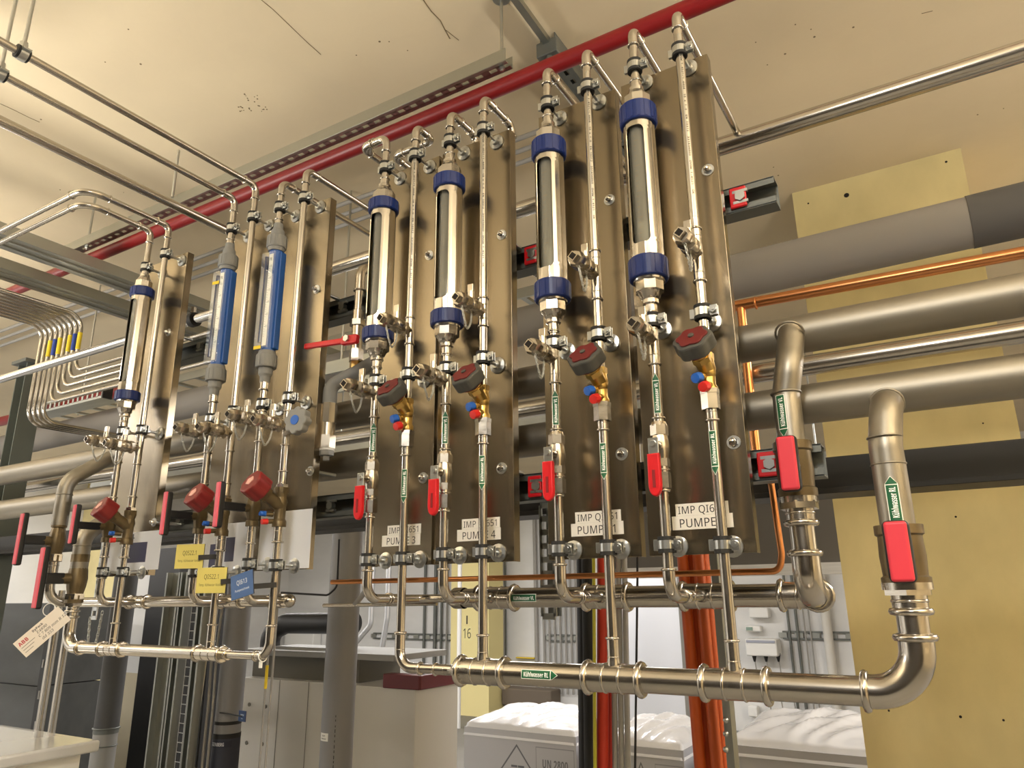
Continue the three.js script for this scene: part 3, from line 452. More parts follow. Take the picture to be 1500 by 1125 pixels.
// ------------------------------------------------------------------ manifolds and main drops of the pump panels
const R42 = .021, R48 = .0242;
{
  const xs = [-.340, -.547, -.818], xe = -.078, t = thing('return_manifold', 'fat stainless return manifold under the pump panels', 'manifold', V(-.5, MAN_LO, ZP));
  mk('pipe', cyl(P3(-.845, MAN_LO), P3(xe - .04, MAN_LO), R42, R42, 24), M.steel, t);
  for (const x of xs) mk('tee_fitting', [sleeve(P3(x - .055, MAN_LO), P3(x, MAN_LO), R42), sleeve(P3(x + .055, MAN_LO), P3(x, MAN_LO), R42), cyl(P3(x, MAN_LO + .015), P3(x, MAN_LO + .032), R18 * 1.35, R18 * 1.2)], M.fitting, t);
  mk('reducer', [lathe(P3(-.90, MAN_LO), V(1, 0, 0), [[R18 * 1.1, 0], [R18 * 1.14, .012], [R42 * .8, .022], [R42 * 1.13, .034], [R42 * 1.13, .06]], 20), sleeve(P3(-.932, MAN_LO), P3(-.895, MAN_LO), R18)], M.fitting, t);
  mk('end_pipe', cyl(P3(-.985, MAN_LO), P3(-.90, MAN_LO), R18), M.steel, t);
  mk('end_elbow', elbow(P3(-1.022, MAN_LO + .07), P3(-1.022, MAN_LO), P3(-.965, MAN_LO), R18 * 1.05, .034), M.fitting, t);
  const la = onZ(772, 987, ZP), lb = onZ(825, 990, ZP); const lo = arrowLabel(P3(la.x, MAN_LO), P3(lb.x, MAN_LO), R42 + .0006, V(-.15, .10, 1), .0165, 'Kühlwasser RL', false); mk('flow_label', lo[0], lo[1], t, 'green arrow label Kühlwasser RL');
  // drop: elbow, press socket, hex, big valve, welded stub from header
  const el = thing('return_drop', 'stainless return drop with a red gripped valve, before the yellow column', 'pipe line', P3(xe, MAN_LO));
  const yb = yAt(1336, 927), yh = yAt(1325, 872), yv0 = yAt(1322, 860), yv1 = yAt(1310, 770), yj = yAt(1306, 680), ytop = yAt(1300, 590);
  mk('elbow_fitting', elbow(P3(xe - .080, MAN_LO), P3(xe, MAN_LO), P3(xe, yb), R42, .062), M.fitting, el);
  mk('pipe', cyl(P3(xe, yb - .02), P3(xe, yh), R42 * 1.0, R42, 22), M.fitting, el);
  mk('press_adapter', [sleeve(P3(xe, yAt(1333, 902)), P3(xe, yh), R42), hex(P3(xe, yh), P3(xe, yv0), .034), cyl(P3(xe, yv0 - .004), P3(xe, yv0 + .006), .034, .034, 22)], M.fitting, el);
  mk('upper_pipe', [sweep(fillet([P3(xe, yv1 - .01), P3(xe, yj + .03), P3(xe + .008, ytop, -1.262), V(xe + .008, ytop + .028, -1.36)], .05), R48, 22), torus(P3(xe, yj), UP, R48, .0016), torus(P3(xe, yAt(1303, 640)), UP, R48, .0014), torus(V(xe + .008, ytop + .012, -1.30), V(0, .35, -1), R48 * 1.02, .002)], M.weld, el);
  const l2 = arrowLabel(P3(xe, yAt(1313, 765)), P3(xe, yAt(1305, 700)), R48 + .0006, toEye(P3(xe, 1.8)).add(V(0, 0, .4)), .0185, 'Kühlwasser RL', false); mk('flow_label', l2[0], l2[1], el, 'green arrow label Kühlwasser RL');
  const vy = (yv0 + yv1) / 2, vh = (yv1 - yv0) / 2; bigValve(P3(xe, vy), vh, 'heavy bronze valve with red grip before the yellow column');
}
function bigValve(c, vh, label) {
  const t = thing('main_valve', label, 'valve', c, 'heavy bronze valves with red grips'); const X = c.x, Yv = c.y, Zv = c.z;
  mk('body', [lathe(V(X, Yv - vh, Zv), UP, [[.022, 0], [.0335, .001], [.0335, vh * .30], [.030, vh * .36], [.0315, vh], [.030, vh * 1.64], [.0335, vh * 1.70], [.0335, vh * 2], [.022, vh * 2 + .001]], 24), cyl(V(X, Yv, Zv + .02), V(X, Yv, Zv + .045), .016, .014, 14)], M.oldBrass, t);
  mk('grip', [box(X, Yv + .004, Zv + .052, .036, vh * 1.98, .020, .009)], M.black, t);
  mk('grip_face', [box(X, Yv + .004, Zv + .0595, .030, vh * 1.88, .010, .0045)], M.redGrip, t, 'red face of the grip');
  return t;
}
{
  const t = thing('supply_manifold', 'stainless supply manifold behind the pump panel feet', 'manifold', V(-.6, MAN_UP, ZMU)); const zx = -.234;
  const p = (x, y = MAN_UP, z = ZMU) => V(x, y, z);
  mk('pipe', cyl(p(-1.02), p(zx - .02), R42, R42, 22), M.steel, t);
  for (const x of [-.437, -.646, -.915]) mk('tee_fitting', [sleeve(p(x - .05), p(x), R42), sleeve(p(x + .055), p(x), R42), cyl(p(x, MAN_UP, ZMU + .01), p(x, MAN_UP, ZMU + .036), R18 * 1.4, R18 * 1.2)], M.fitting, t);
  mk('reducer', [lathe(p(-1.06), V(1, 0, 0), [[R18 * 1.1, 0], [R18 * 1.14, .012], [R42 * .8, .022], [R42 * 1.13, .034], [R42 * 1.13, .06]], 20)], M.fitting, t);
  mk('end_pipe', tube([p(-1.119, MAN_UP, ZP - .07), p(-1.119, MAN_UP, ZMU), p(-1.05)], R18 * 1.05, .03), M.fitting, t);
  const la = onZ(792, 874, ZMU), lb = onZ(748, 874, ZMU); const lo = arrowLabel(V(la.x, MAN_UP, ZMU), V(lb.x, MAN_UP, ZMU), R42 + .0006, V(-.15, -.02, 1), .0165, 'Kühlwasser VL', true); mk('flow_label', lo[0], lo[1], t, 'green arrow label Kühlwasser');
  mk('end_elbow', [sleeve(p(zx - .068), p(zx - .02), R42), sweep(fillet([p(zx - .03), p(zx), p(zx, MAN_UP, ZMU + .05)], .03), R42 * 1.1, 18)], M.fitting, t);
  const zd = -1.36, d = thing('supply_drop', 'stainless supply drop with a red gripped valve, beside the end panel', 'pipe line', V(zx, MAN_UP, zd)); const P = (y, z = zd, x = zx) => V(x, y, z); const yy = (px, py) => yAt(px, py, zd);
  mk('elbow_fitting', elbow(P(yy(1184, 805)), P(MAN_UP), P(MAN_UP, ZMU), R42, .045), M.fitting, d);
  mk('press_adapter', [cyl(P(yy(1184, 810)), P(yy(1178, 770)), R42, R42, 20), sleeve(P(yy(1178, 771)), P(yy(1175, 744)), R42), hex(P(yy(1174, 746)), P(yy(1173, 735)), .034), cyl(P(yy(1173, 737)), P(yy(1172, 728)), .0325, .0325, 22)], M.fitting, d);
  const y1 = yy(1165, 650), yk = yy(1160, 575), ya = 2.10;
  mk('upper_pipe', [sweep(fillet([P(y1 - .01), P(yk), P(yk + .05, zd + .004, zx + .012), V(zx + .016, 2.128, -1.40)], .06), R48, 22), torus(P(yk), UP, R48 * 1.04, .0024), torus(P(yk + .045, zd, zx + .01), UP, R48, .0016), torus(V(zx + .015, 2.122, -1.385), V(.0, .6, -.6), R48 * 1.05, .0022)], M.weld, d);
  const l2 = arrowLabel(P(yy(1150, 582)), P(yy(1160, 643)), R48 + .0006, toEye(P(1.9)).add(V(-.55, 0, .2)), .0175, 'Kühlwasser VL', true); mk('flow_label', l2[0], l2[1], d, 'green arrow label Kühlwasser VL');
  const v0 = yy(1173, 729), v1 = yy(1165, 648); bigValve(P((v0 + v1) / 2), (v1 - v0) / 2, 'heavy bronze valve with red grip beside the end panel');
}
// ------------------------------------------------------------------ headers behind the panels
const bigPipe = (name, label, a, b, r, mat, group) => single(name, label, 'pipe', [cyl(a, b, r, r, 28)], mat, a.clone().add(b).multiplyScalar(.5), group);
const RH = .038, yA = onZ(1300, 467, -1.45).y, yC = onZ(1350, 570, -1.45).y;
{ const a = bigPipe('header_pipe', 'thick stainless header feeding the supply drop', V(-7.5, yA, -1.45), V(X1, yA, -1.45), RH, M.weld, 'thick headers behind the panels'); const c = bigPipe('header_pipe', 'thick stainless header below it, joined by the return drop', V(-7.5, yC, -1.45), V(X1, yC, -1.45), RH, M.weld, 'thick headers behind the panels');
  c.userData.label = 'lower thick stainless header joined by the return drop';
  for (const [x, y, w] of [[-1.02, yA, 'upper'], [-1.02, yC, 'lower']]) { const t = thing('header_clamp', `large grey clamp holding the ${w} thick header`, 'pipe clamp', V(x, y, -1.45)); mk('band', [lathe(V(x - .02, y, -1.45), V(1, 0, 0), [[RH, 0], [RH + .009, 0], [RH + .009, .04], [RH, .04]], 26)], M.galv, t); mk('liner', [torus(V(x - .022, y, -1.45), V(1, 0, 0), RH + .003, .006, 24), torus(V(x + .022, y, -1.45), V(1, 0, 0), RH + .003, .006, 24)], M.rubber, t); mk('bolt', [cyl(V(x, y - RH - .03, -1.44), V(x, y + RH + .03, -1.44), .005, .005, 8)], M.zinc, t); }
}
bigPipe('stainless_pipe', 'bright stainless pipe running between the two thick headers', V(-7, onZ(1300, 517, -2.2).y, -2.2), V(X1, onZ(1300, 517, -2.2).y, -2.2), .030, M.steel);
{ const a = onZ(1420, 326, -2.4), b = onZ(100, 633, -2.4); const e = a.clone().lerp(b, -.58), f = a.clone().lerp(b, 1.6); const r = .078; const t = thing('grey_duct', 'fat grey insulated pipe crossing the yellow column', 'pipe', a.clone().lerp(b, .5)); mk('cover', cyl(f, a, r, r, 30), M.insul, t); mk('sleeve_joint', cyl(a, e, r * 1.03, r * 1.03, 30), std(.085, .083, .083, .7), t, 'darker grey joint sleeve'); const j = a.clone().lerp(b, 1.08); mk('joint_band', cyl(j, j.clone().add(V(-.03, .0005, 0)), r * 1.012, r * 1.012, 30), M.cabinetDark, t); }
{ const a = onZ(1500, 370, -2.13), b = onZ(1085, 447, -2.13); const c = single('copper_pipe', 'copper pipe under the fat grey pipe', 'pipe', [cyl(b.clone().lerp(a, -.05), a.clone().lerp(b, -1.5), .0165, .0165, 20), torus(onZ(1107, 444, -2.13), V(1, 0, 0), .0175, .003), sweep([b.clone(), b.clone().add(V(.0, -.45, 0))], .013, 14)], M.copper, b); }
single('black_beam', 'black insulated beam crossing the yellow column', 'beam', [box(-2, (onZ(1350, 652, -2.0).y + onZ(1350, 712, -2.0).y) / 2, -2.05, 10.2, onZ(1350, 652, -2.0).y - onZ(1350, 712, -2.0).y - .014, .10, .004), box(-2, onZ(1350, 712, -2.0).y + .004, -2.05, 10.2, .014, .13, .002)], M.black, V(-2, 1.9, -2.05));
{ const t = thing('overhead_header', 'polished stainless header under the ceiling fed by the pump lines', 'pipe', V(0, HEAD.y, HEAD.z)); mk('pipe', cyl(V(-1.9, HEAD.y, HEAD.z), V(X1, HEAD.y, HEAD.z), HEAD.r, HEAD.r, 26), M.steel, t); }
// support rails behind the panels
for (const [y, w] of [[2.43, 'upper'], [1.878, 'lower']]) {
  const t = thing('support_rail', `${w} slotted support rail behind the panels`, 'rail', V(-1.25, y, -1.40)); const xa = -2.35, xb = w === 'upper' ? -.213 : -.19, L = xb - xa, xm = (xa + xb) / 2;
  mk('channel', [box(xm, y + .028, -1.405, L, .003, .041), box(xm, y - .028, -1.405, L, .003, .041), box(xm, y + .0215, -1.386, L, .014, .003), box(xm, y - .0215, -1.386, L, .014, .003), box(xm, y, -1.424, L, .056, .003)], M.darkGalv, t);
  for (const x of [-.30, -.52, -.79, -1.0, -1.4, -2.02]) mk('channel_nut', [box(x + .02, y + .012, -1.380, .03, .006, .008), box(x + .02, y - .012, -1.380, .03, .006, .008), hex(V(x + .02, y, -1.386), V(x + .02, y, -1.372), .011)], x === -.79 || x === -.30 ? M.zinc : M.galv, t);
  mks('red_clip', [box(-.285, y, -1.3795, .034, .046, .006, .004), box(-.775, y, -1.3795, .034, .046, .006, .004)], M.redLever, t, 'red plastic clips');
}
{ const t = thing('copper_line', 'thin copper pipe bent under the end panel', 'pipe', onZ(1140, 830, -1.52)); const z = -1.52; mk('pipe', tube([onZ(1128, 697, z), onZ(1145, 812, z), V(onZ(1143, 838, z).x, onZ(1090, 838, z).y, z), V(-1.5, onZ(1090, 838, z).y, z)], .0065, .05, 10), M.copper, t); const n = onZ(1128, 697, z); mk('brass_nut', [hex(n, n.clone().add(V(0, .03, 0)), .0155), hex(n.clone().add(V(0, -.008, 0)), n.clone().add(V(0, .004, 0)), .011)], M.brass, t); }
// ------------------------------------------------------------------ left-hand lines on the wide and the narrow panel
const GLO = yAt(250, 955), GUP = yAt(300, 881, -1.36), ZGU = -1.36, R28 = .0150;
const yL = (x, py) => yAt(x2px(x, py), py);
function oldReturn(s, x, o) {
  const who = SIDES[s].who, t = pipeLine('return_line', 'return pipe with red knob valve on ' + who, 'pipe line', x, GLO);
  const top = yL(x, o.top) - .011, bal = yL(x, o.bal), tee = yL(x, o.tee);
  mks('pipe', [cyl(P3(x, bal + .03), P3(x, top - .03), R18), cyl(P3(x, GLO + .03), P3(x, bal - .03), R18)], M.steel, t);
  mk('tee_fitting', [sleeve(P3(x, tee + .042), P3(x, tee + .01), R18), sleeve(P3(x, tee - .05), P3(x, tee - .01), R18), cyl(P3(x, tee - .02), P3(x, tee + .02), R18 * 1.1), cyl(P3(x, tee), P3(x, tee, ZP + .016), R18 * 1.05)], M.fitting, t);
  mks('valve_socket', [sleeve(P3(x, bal + .088), P3(x, bal + .046), R18), sleeve(P3(x, bal - .088), P3(x, bal - .048), R18 * 1.15), hex(P3(x, bal + .044), P3(x, bal + .054), .015)], M.fitting, t);
  place(DRAIN, P3(x, tee), 'chained drain valve on the return pipe of ' + who);
  place(OLD, P3(x, bal), 'red knob regulating valve on ' + who);
  clampAt(P3(x, yL(x, o.c1)), 'clamp at top of return pipe on ' + who); clampAt(P3(x, yL(x, o.c2)), 'clamp above return drain on ' + who); clampAt(P3(x, yL(x, o.c3)), 'clamp at foot of return pipe on ' + who);
  return [t, top];
}
function oldSupply(s, x, o) {
  const who = SIDES[s].who, t = pipeLine('supply_line', 'supply pipe with pink lever valve on ' + who, 'pipe line', x, GUP);
  const top = yL(x, o.top) - .011, v = yL(x, o.valve), tee = yL(x, o.tee), n0 = yL(x, o.n0), n1 = yL(x, o.n1), yc = (n0 + n1) / 2, H = (n0 - n1) / 2, ends = o.kind ? H + .056 : H + .015 + .066;
  const m = o.kind ? makeScaleMeter(H, o.mark * H) : makeMeter(H, .0355, .0300, .030); m.position.set(x, yc, ZP); m.userData.label = (o.kind ? 'blue plastic flow meter with white scale on ' : 'steel cased flow meter with blue nuts on ') + who; if (o.kind) m.rotation.y = .12; scene.add(m);
  mks('pipe', [cyl(P3(x, yc + ends - .01), P3(x, top - .03), R18), cyl(P3(x, v + .03), P3(x, yc - ends + .01), R18), cyl(P3(x, GUP + .05), P3(x, v - .03), R18)], M.steel, t);
  mks('meter_socket', [sleeve(P3(x, yc + ends + .018), P3(x, yc + ends - .014), R18), sleeve(P3(x, yc - ends - .024), P3(x, yc - ends + .014), R18 * 1.1)], M.fitting, t);
  mk('tee_fitting', [sleeve(P3(x, tee + .03), P3(x, tee + .006), R18), sleeve(P3(x, tee - .055), P3(x, tee - .01), R18), cyl(P3(x, tee - .02), P3(x, tee + .02), R18 * 1.1), cyl(P3(x, tee), P3(x, tee, ZP + .016), R18 * 1.05)], M.fitting, t);
  mks('valve_socket', [sleeve(P3(x, v + .088), P3(x, v + .044), R18), sleeve(P3(x, v - .088), P3(x, v - .044), R18)], M.fitting, t);
  mk('elbow_fitting', [elbow(P3(x, GUP + .07), P3(x, GUP), P3(x, GUP, ZP - .07), R18 * 1.05, .03), cyl(P3(x, GUP, ZP - .06), P3(x, GUP, ZGU), R18)], M.fitting, t);
  place(DRAIN, P3(x, tee), 'chained drain valve below the flow meter on ' + who); place(GRIP, P3(x, v), 'bronze valve with pink grip on ' + who, -.12);
  clampAt(P3(x, yL(x, o.c1)), 'clamp above flow meter on ' + who); clampAt(P3(x, yL(x, o.c2)), 'clamp below flow meter on ' + who); clampAt(P3(x, yL(x, o.c3)), 'clamp at foot of supply pipe on ' + who);
  return [t, top];
}
const hy = 2.79; let e3, s3, e2, s2, e1, s1;
e3 = oldReturn('E', -1.410, { top: 244, c1: 290, c2: 583, tee: 625, bal: 742, c3: 828 }); crown(e3[0], -1.410, e3[1], [V(-1.410, e3[1], -2.28)]);
s3 = oldSupply('E', -1.507, { kind: 1, mark: -.80, top: 262, c1: 304, n0: 356, n1: 530, c2: 592, tee: 618, valve: 745, c3: 826 }); crown(s3[0], -1.507, s3[1], [V(-1.507, s3[1], -2.28)]);
e2 = oldReturn('F', -1.620, { top: 268, c1: 318, c2: 603, tee: 635, bal: 757, c3: 838 }); crown(e2[0], -1.620, e2[1], [V(-1.620, e2[1], .6)]);
s2 = oldSupply('F', -1.712, { kind: 1, mark: .58, top: 287, c1: 335, n0: 384, n1: 550, c2: 614, tee: 636, valve: 757, c3: 838 }); crown(s2[0], -1.712, s2[1], [V(-1.712, s2[1], .6)]);
{ const zt = onY(140, 288, e2[1]).z; e1 = oldReturn('G', -2.030, { top: 327, c1: 372, c2: 630, tee: 657, bal: 772, c3: 838 }); crown(e1[0], -2.030, e1[1], [V(-2.030, e1[1], -.97), V(-4.2, e1[1], -.97)]); }
s1 = oldSupply('G', -2.128, { top: 334, c1: 392, n0: 430, n1: 581, c2: 632, tee: 652, valve: 772, c3: 838 }); crown(s1[0], -2.128, s1[1], [V(-2.128, s1[1], -1.02), V(-4.2, s1[1], -1.02)]);
// grey star handwheel on the return line of the wide panel
{ const c = onZ(440, 618, -1.165), t = thing('star_handwheel', 'grey star handwheel with blue centre beside the wide panel edge', 'handwheel', c); const d = V(.10, .05, 1).normalize(); mk('wheel', lobed(c, d, .028, .016, 8, .09, .003), M.starGrey, t); mk('centre_disc', orient(new THREE.CylinderGeometry(.0115, .0115, .003, 20), c.clone().addScaledVector(d, .0195), d), M.blueCap, t, 'blue centre disc'); mk('spindle', [cyl(c.clone(), V(-1.410, c.y, ZP), .009, .009, 12)], M.nickel, t); }
// manifolds of the left lines
{ const t = thing('return_manifold', 'stainless return manifold below the narrow and wide panels', 'manifold', V(-1.8, GLO, ZP)); const x0 = onZ(100, 935, ZP).x, p = x => P3(x, GLO);
  mks('pipe', [cyl(p(x0 + .03), p(-1.60), R28, R28, 20), cyl(p(-1.56), p(-1.45), R18, R18, 16)], M.steel, t);
  for (const x of [-2.030, -1.620]) mk('tee_fitting', [sleeve(p(x - .05), p(x), R28), sleeve(p(x + .05), p(x), R28), sleeve(P3(x, GLO + .07), P3(x, GLO + .012), R18)], M.fitting, t);
  mk('reducer', [sleeve(p(-1.55), p(-1.585), R18 * 1.1)], M.fitting, t);
  mk('end_elbow', elbow(p(-1.455), p(-1.410), P3(-1.410, GLO + .07), R18 * 1.05, .034), M.fitting, t);
  const ye = yAt(100, 893); mk('drop_elbow', elbow(p(x0 + .075), p(x0), P3(x0, ye), R28, .045), M.fitting, t);
  const tie = p(-1.43); mk('cable_tie', [torus(tie, V(1, .2, 0), .012, .0016), box(tie.x, tie.y - .018, tie.z + .004, .008, .014, .004)], M.white, t);
  // drop above
  const d = thing('return_drop', 'stainless drop with pink gripped valve at the end of the left manifold', 'pipe line', P3(x0, ye)), y = (px, py) => yAt(px, py), xd = x0;
  mk('press_adapter', [sleeve(P3(xd, y(100, 906)), P3(xd, y(101, 884)), R28), hex(P3(xd, y(101, 888)), P3(xd, y(102, 880)), .024), hex(P3(xd, y(102, 878)), P3(xd, y(102, 870)), .028)], M.fitting, d);
  mk('upper_pipe', [tube([P3(xd, y(105, 835)), P3(xd, y(118, 785)), V(xd, yC - .01, -1.42)], .0242, .06, 18), torus(P3(xd, y(112, 800)), UP, .0245, .0016)], M.weld, d);
  const c = P3(xd, y(104, 848)); const g = makeGripValve(1.55, M.pinkGrip, .05); g.position.copy(c); g.rotation.y = -.1; g.userData.label = 'large bronze valve with pink grip at the end of the left manifold'; scene.add(g);
}
{ const t = thing('supply_manifold', 'stainless supply manifold behind the feet of the narrow and wide panels', 'manifold', V(-1.9, GUP, ZGU)), p = (x, y = GUP, z = ZGU) => V(x, y, z);
  const xv = onZ(82, 800, -1.30).x; mk('pipe', [cyl(p(xv), p(-1.48), R28, R28, 18)], M.steel, t);
  for (const x of [-2.128, -1.712, -1.507]) mk('tee_fitting', [sleeve(p(x - .045), p(x), R28), ...(x < -1.6 ? [sleeve(p(x + .05), p(x), R28)] : [sphere(p(x + .02), R28 * 1.13, 16)])], M.fitting, t);
  const d = thing('supply_drop', 'brownish welded drop with pink gripped valve beside the steel post', 'pipe line', V(xv, GUP, -1.30)), zd = -1.30, y = (px, py) => yAt(px, py, zd), P = (yy, z = zd) => V(xv, yy, z);
  mk('upper_pipe', [tube([P(y(84, 770)), P(y(95, 705)), V(xv + .02, yA, -1.44)], .0242, .07, 18), torus(P(y(92, 725)), UP, .0246, .0018)], M.weld, d);
  mk('press_adapter', [hex(P(y(78, 822)), P(y(79, 812)), .026), sleeve(P(y(77, 845)), P(y(78, 822)), R28), tube([P(y(77, 845)), P(GUP), p(xv)], R28, .05)], M.fitting, d);
  const g = makeGripValve(1.45, M.pinkGrip, .06); g.position.copy(P(y(81, 793))); g.rotation.y = -.1; g.userData.label = 'large bronze valve with pink grip beside the steel post'; scene.add(g);
}
// paper sheets at the foot of the left panels
{ const sheet = (panel, px0, px1, py0, py1, blocks, lab) => { const a = onZ(px0, py0, ZB), b = onZ(px1, py1, ZB); const w = b.x - a.x, h = a.y - b.y; plate(panel, 'paper_sheet', w, h, V((a.x + b.x) / 2, (a.y + b.y) / 2, ZB + .0016), 0, printed(256, 256, (x, W, H) => { x.fillStyle = '#dfe2ea'; x.fillRect(0, 0, W, H); x.fillStyle = '#2c2b4e'; for (const r of blocks) x.fillRect(r[0] * W, r[1] * H, r[2] * W, r[3] * H); if (lab) { x.fillStyle = '#222'; x.font = 'bold 54px sans-serif'; x.fillText(lab, W * .40, H * .2); } }, .35), M.paper, .0012, 0, 'white sheet with navy blocks'); };
  sheet(panelG, 160, 232, 783, 834, [[.42, .28, .34, .52]], '4');
  sheet(panelE, 300, 358, 770, 836, [[.2, .42, .3, .5], [.55, .3, .2, .5]]); sheet(panelE, 384, 453, 752, 832, []); }
// identification plates hanging on the left lines
{ const mkTag = (px, py, z, w, h, rot, bg, fg, l1, l2, label, rz = 0) => { const p = onZ(px, py, z); const t = thing('tag_plate', label, 'sign plate', p, 'engraved tag plates'); plate(t, 'plate', w, h, p, rot, printed(512, Math.round(512 * h / w), (x, W, H) => { x.fillStyle = bg; x.fillRect(0, 0, W, H); x.fillStyle = fg; fitText(x, l1, W / 2, H * .36, W * .52, H * .26, 'sans-serif', 'normal'); fitText(x, l2, W / 2, H * .68, W * .82, H * .13, 'sans-serif', 'normal'); }, .4), M.black, .0025, rz); mk('bracket', boxAB(p.clone().add(V(w * .35, -.004, -.004)), p.clone().add(V(w * .35 + .03, 0, -.05)), .012, .012), M.black, t); };
  mkTag(278, 815, -1.20, .082, .0600, .30, '#d8cb74', '#4a4420', 'Q0522.1', 'Temp. Kühlwasser Vorlauf', 'yellow plate lettered Q0522.1 hanging higher of the two');
  mkTag(310, 850, -1.19, .082, .0600, .30, '#d8cb74', '#4a4420', 'Q0522.1', 'Temp. Kühlwasser Rücklauf', 'yellow plate lettered Q0522.1 hanging beside the blue plate');
  mkTag(355, 857, -1.19, .082, .0560, -.05, '#3d6197', '#e8eef5', 'QI613', 'Pumpenschrank', 'blue plate lettered QI613 under the wide panel', .2); }
{ const p = onZ(62, 925, -1.14), t = thing('paper_tag', 'white handwritten tag hanging on a loop from the pink gripped valve', 'tag', p); const a = .80;
  plate(t, 'card', .135, .052, p, .85, printed(512, 200, (x, W, H) => { x.fillStyle = '#e4dcd2'; x.fillRect(0, 0, W, H); x.fillStyle = '#b01020'; x.font = 'bold 54px sans-serif'; x.fillText('ABB', 24, 74); x.fillStyle = '#222'; x.font = 'bold 34px sans-serif'; x.fillText('DyPack', 190, 46); x.fillRect(24, 96, 150, 4); x.fillRect(24, 126, 120, 4); x.fillRect(24, 156, 90, 4); x.font = 'italic 40px serif'; x.fillText('E4890', 210, 88); x.fillText('C 7 809 mm R 12', 200, 130); x.fillText('dd 353', 210, 172); }), M.paper, .0006, a, 'white card with red logo and handwriting');
  const q0 = onZ(92, 880, -1.19), q1 = onZ(88, 900, -1.15); mk('loop', torus(onZ(72, 893, -1.16), V(.6, .1, 1), .017, .0013, 24, 6), M.white, t); }

// ------------------------------------------------------------------ ceiling services
{ const y = 3.115, z = -1.572, t = thing('red_pipe', 'red sprinkler pipe slung under the ceiling', 'pipe', V(-1.3, y, z)); mk('pipe', cyl(V(-5.4, y, z), V(1.6, y, z), .0245, .0245, 26), M.redPipe, t); }
function slotChannel(t, a, b, s = .041, mat = M.galv) { // open channel along x or z, slots in the lower web
  const ax = Math.abs(b.x - a.x) > Math.abs(b.z - a.z), L = ax ? b.x - a.x : b.z - a.z, c = a.clone().lerp(b, .5); const bx = (u, v, y, lu, lv, lh) => ax ? box(u, y, v, lu, lh, lv) : box(v, y, u, lv, lh, lu); const U = ax ? c.x : c.z, W = ax ? c.z : c.x, A = Math.abs(L);
  const gs = [bx(U, W - s / 2, c.y, A, .0026, s), bx(U, W + s / 2, c.y, A, .0026, s), bx(U, W - s * .33, c.y - s / 2, A, s * .36, .0026), bx(U, W + s * .33, c.y - s / 2, A, s * .36, .0026)];
  const n = Math.floor(A / .05); for (let i = 0; i <= n; i++) gs.push(bx(U - A / 2 + i * .05, W, c.y - s / 2, .026, s * .5, .0026)); mk('channel', gs, mat, t);
}
{ const x1 = -.92, y = 3.165, z = -1.53, t = thing('ceiling_channel', 'slotted galvanised channel hung beside the red pipe', 'channel', V(-2, y, z)); slotChannel(t, V(-3.3, y, z), V(x1, y, z)); for (const x of [-.945, -3.1]) mk('hanger_rod', [cyl(V(x, y - .035, z), V(x, CEIL, z), .0048, .0048, 8), hex(V(x, y - .03, z), V(x, y - .021, z), .010)], M.zinc, t); mk('ceiling_plate', cyl(V(-.945, CEIL - .008, z), V(-.945, CEIL, z), .028, .028, 16), M.galv, t); }
{ const a = onY(757, 0, 3.37), b = onY(802, 62, 3.37), c = onY(868, 160, 3.37), t = thing('ceiling_strut', 'dark strut fixed to the ceiling above the red pipe', 'channel', b); mk('bar', boxAB(a.clone().lerp(b, -.3), b, .022, .022), M.galv, t); slotChannel(t, V(b.x, 3.372, b.z), V(b.x, 3.372, -2.75), .052, M.darkGalv); mk('bracket', [box(b.x, 3.345, b.z - .02, .075, .055, .06, .004), hex(V(b.x, 3.30, b.z - .01), V(b.x, 3.318, b.z - .01), .014)], M.darkGalv, t); }
{ // hangers at the front of the overhead pair, and the wide pipe beside them
  for (const [x, yy, w] of [[-1.620, e2[1], 'return'], [-1.712, s2[1], 'supply']]) { const z = onY(x < -1.66 ? 8 : 33, x < -1.66 ? 102 : 78, yy).z, t = thing('hanging_clamp', `rubber lined clamp holding the overhead ${w} pipe below its strut`, 'pipe clamp', V(x, yy, z)); mk('rubber_liner', [lathe(V(x, yy, z - .013), V(0, 0, 1), [[R18, 0], [.0155, 0], [.0155, .026], [R18, .026]], 18)], M.rubber, t); mk('band', [lathe(V(x, yy, z - .008), V(0, 0, 1), [[.015, 0], [.0172, 0], [.0172, .016], [.015, .016]], 18), box(x + .02, yy, z, .014, .004, .016), box(x - .02, yy, z, .012, .004, .016)], M.zinc, t); mk('threaded_rod', [cyl(V(x, yy + .016, z), V(x, CEIL - .20, z), .0045, .0045, 8), hex(V(x, yy + .016, z), V(x, yy + .028, z), .009)], M.zinc, t); }
  const z = onY(33, 78, e2[1]).z, y = CEIL - .185, t = thing('hanger_strut', 'dark strut carrying the overhead pipe hangers', 'channel', V(-1.7, y, z)); slotChannel(t, V(-2.4, y, z), V(-1.35, y, z), .041, M.darkGalv); for (const x of [-1.42, -2.2]) mk('hanger_rod', cyl(V(x, y, z), V(x, CEIL, z), .0048, .0048, 8), M.zinc, t);
  const a = onY(0, 181, hy), b = onY(253, 296, hy); const w = thing('overhead_pipe', 'wider overhead pipe running between the narrow and wide panels', 'pipe', V(b.x, hy, b.z)); const xw = (a.x + b.x) / 2; mk('pipe', cyl(V(xw, hy, .6), V(xw, hy, -1.62), .0135, .0135, 18), M.steel, w); const rz = onY(252, 285, hy + .02).z; mk('support_rod', cyl(V(xw + .02, hy + .01, rz), V(xw + .02, hy + .17, rz), .004, .004, 8), M.zinc, w);
  mk('end_bracket', [box(xw, hy - .03, -1.48, .07, .09, .04, .004)], M.darkGalv, w); }
